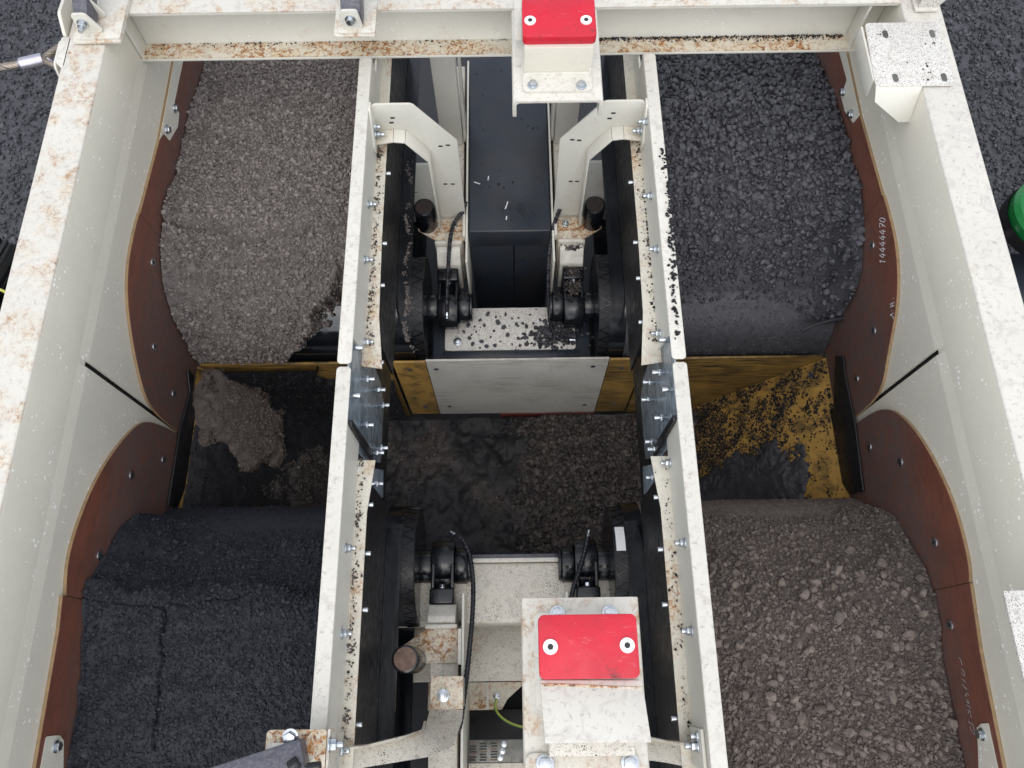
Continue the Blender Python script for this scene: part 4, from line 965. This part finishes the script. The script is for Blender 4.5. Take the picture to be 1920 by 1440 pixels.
b = MB(); b.box(-1.95, -1.26, 1.02, 1.17, -.80, -.66); tag(b.build('outer_bar', 'cream_dirty', None, .003), 'cream bar outside the left beam below the motor', 'bar')
t = thing('green_wheel', 'bright green painted round wheel at the right edge', 'wheel', (1.86, 1.45, -.72))
c = Vector((1.865, 1.452, -.60))
b = MB(); b.lathe([(-.05, .10), (-.05, .135), (-.01, .150), (.02, .150), (.035, .135), (.035, .115), (.0, .105), (-.01, .04), (.01, .0)], c, 'Z', 48); b.build('rim', 'green_paint', t, 0)
for k in range(5):
    an = R_(30 + 72 * k); b = MB(); b.cyl(c + Vector((.072 * math.cos(an), .072 * math.sin(an), -.012)), c + Vector((.072 * math.cos(an), .072 * math.sin(an), .004)), .022, 20); b.build('hole', 'dark_recess', t)
b = MB(); b.lathe([(-.06, .10), (-.06, .155), (-.045, .156), (-.012, .153), (-.045, .13)], c, 'Z', 48); b.build('tyre', 'rubber', t)
t = thing('side_cabinet', 'black cabinet with a grey corner below the green wheel', 'cabinet', (1.9, 1.2, -1.2))
b = MB(); b.box(1.60, 2.3, 1.06, 1.40, -1.2, -.75); b.build('cabinet_body', 'dark_box', t, .004)
b = MB(); b.box(1.61, 1.69, 1.405, 1.44, -.85, -.70); b.build('corner_block', 'ferrule', t, .004)
b = MB(); b.box(1.26, 2.2, .60, .895, -.45, -.35); tag(b.build('outer_bar', 'cream_top', None, .004), 'cream bar outside the right beam below the green wheel', 'bar')
pc = thing('cover_plate', 'speckled cream plate with a slot on the right beam at the lower right edge', 'plate', (1.17, .12, 0))
A = [aZ(1880, 1108, .006), aZ(1960, 1106, .006), aZ(2010, 1450, .006), aZ(1925, 1300, .006)]
b = MB(); b.prism([(p.x, p.y) for p in A], 'Z', .001, .009); b.build('plate', 'cream_spotted', pc, .001)
# ------------------------------------------------------------------ heaps on the belts
def heap(name, label, sx, far, mat, prof, step, srange, relief, stones, seed, mask=None, crack=None, tintf=None, xin=.393, bank=0.):
    r = np.random.default_rng(seed); H = Heap(); g = 1 if far else -1; ax = AXF if far else AXN
    xs = np.arange(xin, 1.104, step); ss = np.arange(srange[0], srange[1], step); X, S = np.meshgrid(xs, ss, indexing='ij')
    ps = np.array(sorted(prof)); 
    def thick(X, S):
        wob = .03 * fbm(X, S, 6, 3, seed) * np.clip((.6 - np.abs(S)) / .3, 0, 1)
        t = sum(np.interp(S + wob + o_, ps[:, 0], ps[:, 1]) for o_ in (-.05, -.025, 0, .025, .05)) / 5 * np.clip((S + .12) / .1, 0, 1) + np.interp(S + wob, ps[:, 0], ps[:, 1]) * np.clip((-.02 - S) / .1, 0, 1)
        if bank: t = t + bank * np.clip((X - .93 + .05 * fbm(X, S, 12, 3, seed + 4)) / .17, 0, 1) ** 1.5 * np.clip((S + .16) / .12, 0, 1) * np.clip((.30 - S) / .25, 0, 1)
        if mask is not None: t = mask(X, S, t)
        return t
    def full(X, S):
        t = thick(X, S); return t + np.clip(t / .03, 0, 1) * relief(X, S) - (crack(X, S) if crack is not None else 0)
    def place(X, S, t):
        Y0, Z0 = arc(far, S); a = np.clip(-S / DR, 0, None); ny = -g * np.sin(a); nz = np.cos(a)
        return np.stack([sx * X, Y0 + ny * t, Z0 + nz * t], -1)
    t = full(X, S); H.grid(place(X, S, t), t > .0008, (tintf(X, S) if tintf is not None else .35 + .35 * fbm(X, S, 120, 2, seed + 1)))
    for (n, smin, smax, pw, sink, tmin, big, tr, *rg) in stones:
        x = r.uniform(xin + .004, 1.10, n); s = r.uniform(*(rg[0] if rg else srange), n); tt = thick(x, s); k = tt > tmin
        x, s, tt = x[k], s[k], full(x[k], s[k]); z = smin + (smax - smin) * r.random(len(x)) ** pw
        H.stones(place(x, s, tt + z * sink), z, r, big, tr[0] + (tr[1] - tr[0]) * r.random(len(x)))
    o = H.build(name, mat); tag(o, label, 'asphalt', kind='stuff'); return o

# far left: cohesive grey-brown
def relief_fl(X, S):
    lump = .020 * fbm(X, S, 14, 6, 1, .62) - .010 * (1 - np.clip(np.abs(fbm(X, S, 48, 3, 4)) * 5, 0, 1)) * (vnoise(X, S, 18, 2) > .45)
    ledge = -.020 * np.exp(-((S - .10 - .035 * fbm(X, S, 9, 3, 8)) / .010) ** 2) * np.clip((X - .50) / .1, 0, 1)
    step_ = .030 / (1 + np.exp(-(S - .11 - .04 * fbm(X, S, 8, 3, 8)) / .012))
    return lump + ledge + step_
def mask_fl(X, S, t):
    lim = .50 + 1.1 * np.clip(-S - .02, 0, .25) + .10 * fbm(X, S, 22, 5, 3, .7)
    k = np.clip(np.maximum(X - lim, S + .03 + .05 * fbm(X, S, 18, 5, 9, .65)) / .035, -1, 1); return np.where(k < 0, -.004, np.minimum(t, t * k + .002))
heap('asphalt_heap', 'clumpy grey brown asphalt heap on the far left belt', -1, True, 'asphalt_grey',
     [(-.36, -.004), (-.33, .004), (-.28, .018), (-.2, .035), (-.1, .065), (0, .115), (.06, .15), (.2, .175), (.5, .165), (.9, .085), (1.1, .07)], .0040, (-.36, .94), relief_fl,
     [(13000, .0020, .0046, 1.4, .5, .003, False, (.15, 1.0)), (13000, .0030, .0064, 1.4, .5, .003, False, (.15, 1.0)), (4200, .0050, .0100, 1.8, .4, .006, False, (.35, 1.0))], 41, mask_fl, bank=.09)
# far right: coarse black stones
heap('asphalt_heap', 'coarse black asphalt stones heaped on the far right belt', 1, True, 'asphalt_coarse',
     [(-.40, .002), (-.12, .002), (-.07, .008), (0, .045), (.08, .12), (.2, .22), (.35, .265), (.6, .23), (.8, .165), (1.1, .13)], .0050, (-.40, .94),
     lambda X, S: .016 * fbm(X, S, 11, 4, 2), [(6500, .0045, .0085, 1.2, .3, .008, False, (.1, .8)), (4000, .0070, .0122, 1.3, .5, .03, True, (.25, 1.0)), (420, .011, .016, 1.6, .55, .05, True, (.4, 1.0)), (6000, .0012, .0030, 1, .3, -.1, False, (.1, .9))], 42,
     tintf=lambda X, S: np.where(S < -.05, .45, .1) + .25 * fbm(X, S, 90, 3, 3), bank=.16)
# near left: fine black, cracked slab
CR = [[(185, 1128), (235, 1135), (305, 1140), (318, 1132), (365, 1136), (403, 1122), (432, 1128), (470, 1110)], [(310, 1140), (318, 1165), (310, 1200), (316, 1235), (306, 1260), (308, 1300), (302, 1360), (300, 1400)],
      [(455, 1050), (458, 1090), (448, 1118)], [(342, 1058), (338, 1090), (316, 1130)], [(262, 1080), (295, 1105), (308, 1128)], [(408, 1138), (410, 1165)]]
def crack_nl(X, S):
    out = np.zeros_like(X)
    jx = .005 * fbm(X, S, 50, 4, 11); js = .005 * fbm(X, S, 50, 4, 12)
    for ci, c in enumerate(CR):
        P = [aZ(px, py, -.46) for px, py in c]; Q = [(-p.x, -(p.y - AXN)) for p in P]
        for (x0, s0), (x1, s1) in zip(Q[:-1], Q[1:]):
            dx, dy = x1 - x0, s1 - s0; L = dx * dx + dy * dy; u = np.clip(((X + jx - x0) * dx + (S + js - s0) * dy) / L, 0, 1)
            d = np.hypot(X + jx - x0 - u * dx, S + js - s0 - u * dy); wd = (.0026, .0040)[ci] if ci < 2 else .0020
            out = np.maximum(out, ((.012, .022)[ci] if ci < 2 else .008) * np.clip(1.4 - d / wd, 0, 1))
    return out
def relief_nl(X, S):
    edge = .045 / (1 + np.exp(-(S - .095 - .05 * fbm(X, S, 9, 4, 3)) / .006))
    rough = .015 * fbm(X, S, 15, 6, 6, .62) - .005 * (1 - np.clip(np.abs(fbm(X, S, 45, 3, 4)) * 6, 0, 1)) * (vnoise(X, S, 14, 2) > .5)
    return rough + edge + .010 * fbm(X, S, 6, 2, 9)
heap('asphalt_heap', 'fine black cracked asphalt slab on the near left belt', -1, False, 'asphalt_fine',
     [(-.40, .002), (-.10, .002), (-.06, .008), (0, .05), (.05, .10), (.15, .17), (.3, .195), (.6, .18), (1, .15)], .0038, (-.40, .60), relief_nl,
     [(22000, .0013, .0038, 1.3, .45, .004, False, (.1, 1.0)), (3500, .003, .0075, 1.6, .3, .02, False, (.3, 1.0)), (60, .0014, .002, 1, 1.0, .05, False, (3.0, 6.0)), (7000, .0009, .0022, 1.6, .3, .001, False, (.1, .9)), (900, .004, .011, 2.0, .1, .03, False, (.1, .8), (-.06, .16))], 43, None, crack_nl, bank=.15)
# near right: brown fines with stones
heap('asphalt_heap', 'brown grey asphalt heap with pale stones on the near right belt', 1, False, 'asphalt_brown',
     [(-.40, .002), (-.13, .002), (-.09, .010), (0, .065), (.1, .155), (.2, .20), (.5, .205), (1, .17)], .0042, (-.40, .60),
     lambda X, S: .010 * fbm(X, S, 14, 5, 3, .6) + .003 * np.abs(fbm(X, S, 90, 3, 4)),
     [(22000, .0020, .0051, 1.4, .4, .005, False, (.1, .9)), (3200, .0050, .0100, 1.6, .3, .015, False, (.3, 1.0)), (330, .009, .017, 1.5, .25, .06, True, (.5, 1.1)), (9000, .0009, .0028, 1.6, .3, .001, False, (.1, .9))], 44, bank=.09,
     tintf=lambda X, S: np.where(S < -.05, .55, .25) + .25 * fbm(X, S, 90, 3, 3))
# torn strip of film stuck on the far right belt
b = MB(); P = [aZ(1502, 622, -.69), aZ(1530, 610, -.675), aZ(1570, 600, -.665), aZ(1597, 598, -.662)]
for i in range(3):
    pass
b.tube([p + Vector((0, 0, .006)) for p in P], .006, 6, step=.008); b.v = [(v[0], v[1], v[2]) for v in b.v]
tag(b.build('torn_strip', 'asphalt_coarse'), 'torn grey strip lying on the bare edge of the far right belt', 'strip')

# stuck crumbs on the bare inner belt strip, far left
H = Heap(); r = np.random.default_rng(9); n = 900
s = np.concatenate([r.uniform(-.28, .5, 700), r.uniform(-.3, 0, 200)]); x = .362 - np.abs(r.normal(0, .008, n)) + .008 * np.sin(s * 30)
keep = fbm(x, s, 20, 3, 5) > -.12; x, s = x[keep], s[keep]
Y0, Z0 = arc(True, s, .001); H.stones(np.stack([-x, Y0, Z0], 1), .0016 + .0032 * r.random(len(x)) ** 2, r)
o = H.build('belt_crumbs', 'asphalt_grey'); tag(o, 'grey crumbs stuck along the bare inner strip of the far left belt', 'asphalt', kind='stuff')

# ------------------------------------------------------------------ gap below: caked asphalt and floor
def cake(name, label, sx, mat, fn, seed, stones, tint):
    """caked layer on the sloping chute plate; u along Y, v down the slope"""
    r = np.random.default_rng(seed); H = Heap(); A = np.array([sx * 1.11, 0, -.835]); B = np.array([sx * .69, 0, -1.445]); d = B - A; L = np.linalg.norm(d); d = d / L
    nrm = np.array([-sx * abs(d[2]), 0, abs(d[0])])
    us = np.arange(.41, 1.042, .004); vs = np.arange(0, L, .004); U, V = np.meshgrid(us, vs, indexing='ij')
    def pos(U, V, t): return A + V[..., None] * d + U[..., None] * np.array([0, 1, 0]) + t[..., None] * nrm
    t = fn(U, V); H.grid(pos(U, V, t), t > .0012, tint(U, V))
    for n, a, c, tr in stones:
        u = r.uniform(.41, 1.04, n); v = r.uniform(0, L, n); tt = fn(u, v); k = tt > .0012 if a > 0 else (tt > -.02); u, v, tt = u[k], v[k], tt[k]
        z = abs(a) + (c - abs(a)) * r.random(len(u)) ** 1.8; H.stones(pos(u, v, np.clip(tt, 0, None) + z * .2), z, r, False, tr[0] + (tr[1] - tr[0]) * r.random(len(u)))
    o = H.build(name, mat); tag(o, label, 'asphalt', kind='stuff')
# black fine coat on both plates
cake('caked_asphalt', 'black fine asphalt coat on the left chute plate', -1, 'asphalt_black',
     lambda U, V: .016 * np.clip((V - .03 - np.clip((U - .86) / .16, 0, 1) * .03) / .05, -1, 1) + .006 * fbm(U, V, 18, 5, 2), 51, [(2500, .0015, .005, (.1, 1))], lambda U, V: .4 + .4 * fbm(U, V, 40, 3, 3))
def slab(U, V):
    d = .9 * np.hypot((U - .90 + .30 * (V - .2)) / .16, (V - .20) / .20) - .25 * fbm(U, V, 7, 4, 27) ; return .040 * np.clip((1.05 - d + .35 * fbm(U, V, 16, 5, 7)) / .35, -.4, 1) + .004 * fbm(U, V, 70, 4, 2) + .004
cake('caked_asphalt', 'thick grey asphalt slab stuck on the left chute plate', -1, 'asphalt_brown', slab, 52, [(5000, .002, .0045, (.3, 1.0))], lambda U, V: .25 + .3 * fbm(U, V, 60, 3, 3))
def gran(U, V):
    d = np.hypot((U - .70) / .17, (V - .66) / .30); return .022 * np.clip((1.0 - d + .55 * fbm(U, V, 14, 5, 17, .6)) / .35, -.6, 1) + .004 * fbm(U, V, 60, 4, 2) + .012
cake('caked_asphalt', 'brown granular asphalt patch low on the left chute plate', -1, 'asphalt_pit', gran, 57, [(6000, .0025, .006, (.1, .8))], lambda U, V: .20 + .2 * fbm(U, V, 60, 3, 3))
def rgt(U, V):
    a = (.79 - U + .10 * fbm(U, V, 12, 5, 2, .65)) / .10; c = (V - .17 + .10 * fbm(U, V, 14, 5, 6, .65)) / .10
    return .020 * np.clip(np.minimum(a, c), -1, 1) + .003 * fbm(U, V, 30, 4, 5)
cake('caked_asphalt', 'smooth dark asphalt cake on the right chute plate', 1, 'asphalt_coarse', rgt, 53, [(1500, .0015, .003, (.0, .6))], lambda U, V: .35 + .25 * fbm(U, V, 40, 3, 3))
# coat on the left part of the deflector board
H = Heap(); r = np.random.default_rng(58); xs = np.arange(.44, 1.095, .004); zs = np.arange(-1.41, -.85, .004); X, Z = np.meshgrid(xs, zs, indexing='ij')
bf = lambda X, Z: .020 * np.clip((np.where(X > .70 + .05 * fbm(X, Z, 14, 4, 3), 1, -1.03 + .25 * (X - .44) - Z) / .05 + .8 * fbm(X, Z, 20, 5, 2)), -1, 1) + .004 * fbm(X, Z, 60, 4, 5) - .03 * np.clip((X - 1.02) / .05, 0, 1)
th = bf(X, Z); H.grid(np.stack([-X, 1.0455 - th, Z], -1), th > .001, .3 + .3 * fbm(X, Z, 50, 3, 2))
x = r.uniform(.45, 1.06, 3500); z_ = r.uniform(-1.4, -.86, 3500); tt = bf(x, z_); k = tt > .001; s_ = .0015 + .0035 * r.random(3500) ** 2
H.stones(np.stack([-x, 1.0455 - tt, z_], 1)[k], s_[k], r)
tag(H.build('caked_asphalt', 'asphalt_black'), 'black asphalt coat on the left end of the deflector board', 'asphalt', kind='stuff')
# scattered flakes on the yellow
r = np.random.default_rng(54); H = Heap(); A = np.array([1.11, 0, -.835]); d = np.array([-.42, 0, -.61]); L = np.linalg.norm(d); d /= L; nrm = np.array([-.824, 0, .567])
NF = 38000; u = r.uniform(.42, 1.04, NF); v = r.uniform(0.01, L, NF)
dens = np.clip(.42 + 1.5 * fbm(u + v * .6, (v - u * .6) * .35, 16, 5, 4, .6) + .8 * fbm(u, v, 50, 3, 6) + 1.2 * (v - .22) - 1.3 * np.clip(u - .93, 0, 1) * (v < .2), .05, 1); dens = np.where((u < .78) & (v < .16), dens * .35, dens); k = r.random(NF) < dens; u, v = u[k], v[k]
H.stones(A + v[:, None] * d + u[:, None] * np.array([0, 1, 0]) + 0.0008 * nrm, .0012 + .0038 * r.random(len(u)) ** 2.4, r, False, r.random(len(u)), .5)
tag(H.build('asphalt_flakes', 'asphalt_black'), 'black asphalt flakes scattered over the yellow right chute plate', 'asphalt', kind='stuff')
# floor of the gap
r = np.random.default_rng(55); H = Heap(); xs = np.arange(-.80, .80, .006); ys = np.arange(.30, 1.04, .006); X, Y = np.meshgrid(xs, ys, indexing='ij')
bx_ = lambda X, Y: X + .16 * fbm(X, Y, 7, 5, 33, .65)
hf = lambda X, Y: -1.43 + .03 * fbm(X, Y, 5, 4, 3) + .02 * fbm(X, Y, 18, 3, 5) + .05 * np.clip(X, -.5, .6) + .10 * np.clip(np.abs(X) - .5, 0, .3)
br = lambda X, Y: np.clip(.5 * np.clip((bx_(X, Y) + .02) / .10, 0, 1) + np.clip(fbm(X, Y, 5, 5, 8, .65) * 2.2 + .05 - 2.2 * np.clip(.62 - Y, 0, 1), 0, .7) * np.clip((.06 - bx_(X, Y)) / .10, 0, 1), 0, 1)
H.grid(np.stack([X, Y, hf(X, Y)], -1), np.ones_like(X, bool), br(X, Y) * .45)
n = 11000; x = r.uniform(-.8, .8, n); y = r.uniform(.31, 1.03, n); z = np.where(bx_(x, y) + r.normal(0, .04, n) > .0, .0055 + .011 * r.random(n) ** 1.6, .0025 + .006 * r.random(n) ** 2)
kk = (bx_(x, y) > .0) | (r.random(n) < .08 + 1.1 * br(x, y)); x, y, z = x[kk], y[kk], z[kk]; n = len(x)
H.stones(np.stack([x, y, hf(x, y) + z * .5], 1), z, r, False, np.clip(br(x, y) * (.3 + r.random(n)) + (r.random(n) < .02) * .4, 0, 1.2))
tag(H.build('pit_gravel', 'asphalt_pit'), 'dark gravel and black fines at the bottom of the gap', 'gravel', kind='stuff')

# ------------------------------------------------------------------ crumbs on the far cross plate
r = np.random.default_rng(61); tm, f = ST2; meshes = []
for k in range(6):
    me = bpy.data.meshes.new('asphalt_crumb'); me.from_pydata([tuple(v) for v in tm[k] * np.array([1, .85, .7])], [], [list(q) for q in f]); me.materials.append(M['asphalt_coarse'])
    a = me.attributes.new('tint', 'FLOAT', 'POINT'); a.data.foreach_set('value', np.full(len(me.vertices), .6 + .3 * r.random(), np.float32)); meshes.append(me)
spots = [(915, 588), (900, 600), (960, 597), (972, 596), (934, 604), (945, 614), (968, 608), (994, 590), (980, 606), (890, 612), (878, 610), (884, 628), (893, 622), (903, 640), (912, 649), (928, 648), (900, 652), (886, 645), (880, 634), (972, 634), (985, 627),
         (926, 620), (952, 628), (938, 640), (960, 645), (908, 610), (920, 632), (1022, 602), (1000, 606), (870, 622), (948, 590), (930, 594), (987, 645), (975, 648)]
for i, (px, py) in enumerate(spots):
    s = .0045 + .006 * r.random() ** 1.5
    if i in (27, 5, 4): s = .011
    p = aZ(px, py, -.929 + s * .4); o = bpy.data.objects.new('asphalt_crumb', meshes[i % 6]); col.objects.link(o)
    o.location = (p.x, p.y, p.z + BASE); o.scale = (s, s, s); o.rotation_euler = (r.random() * .6, r.random() * .6, r.random() * 6)
    tag(o, 'loose black asphalt crumb lying on the far cream cross plate', 'crumb', 'crumbs on the far cross plate')
H = Heap(); n = 260; px = r.normal(1040, 24, n); py = 628 + r.normal(0, 12, n) + (px < 1010) * 6
P = np.array([aZ(a, min(b_, 652), -.925)[:] for a, b_ in zip(px, py)]); dd = np.exp(-((px - 1035) / 30) ** 2 - ((py - 628) / 14) ** 2); P[:, 2] = -.927 + dd * .025 * r.random(n)
H.stones(P, .0045 + .005 * r.random(n), r, True)
tag(H.build('crumb_pile', 'asphalt_coarse'), 'small pile of black asphalt crumbs below the far right bearing', 'asphalt', kind='stuff')
# crumbs packed on the far right bearing and its mount
H = Heap(); n = 420; P = []
for k in range(n):
    if k < 300: q = Vector((.226 + r.normal(0, .014), AXF + .045 + r.normal(0, .018), AXH + .052 + abs(r.normal(0, .010)))); q.x = min(max(q.x, .198), .254)
    elif k < 360: q = Vector((.225 + r.normal(0, .02), AXF + .10 + r.normal(0, .012), AXH + .074))
    else: q = Vector((.225 + r.normal(0, .02), AXF + .168 + r.normal(0, .008), AXH + .130))
    P.append(q[:])
H.stones(np.array(P), .002 + .0045 * r.random(n) ** 1.5, r, False)
tag(H.build('bearing_crumbs', 'asphalt_pit'), 'crumbs packed on top of the far right bearing', 'asphalt', kind='stuff')
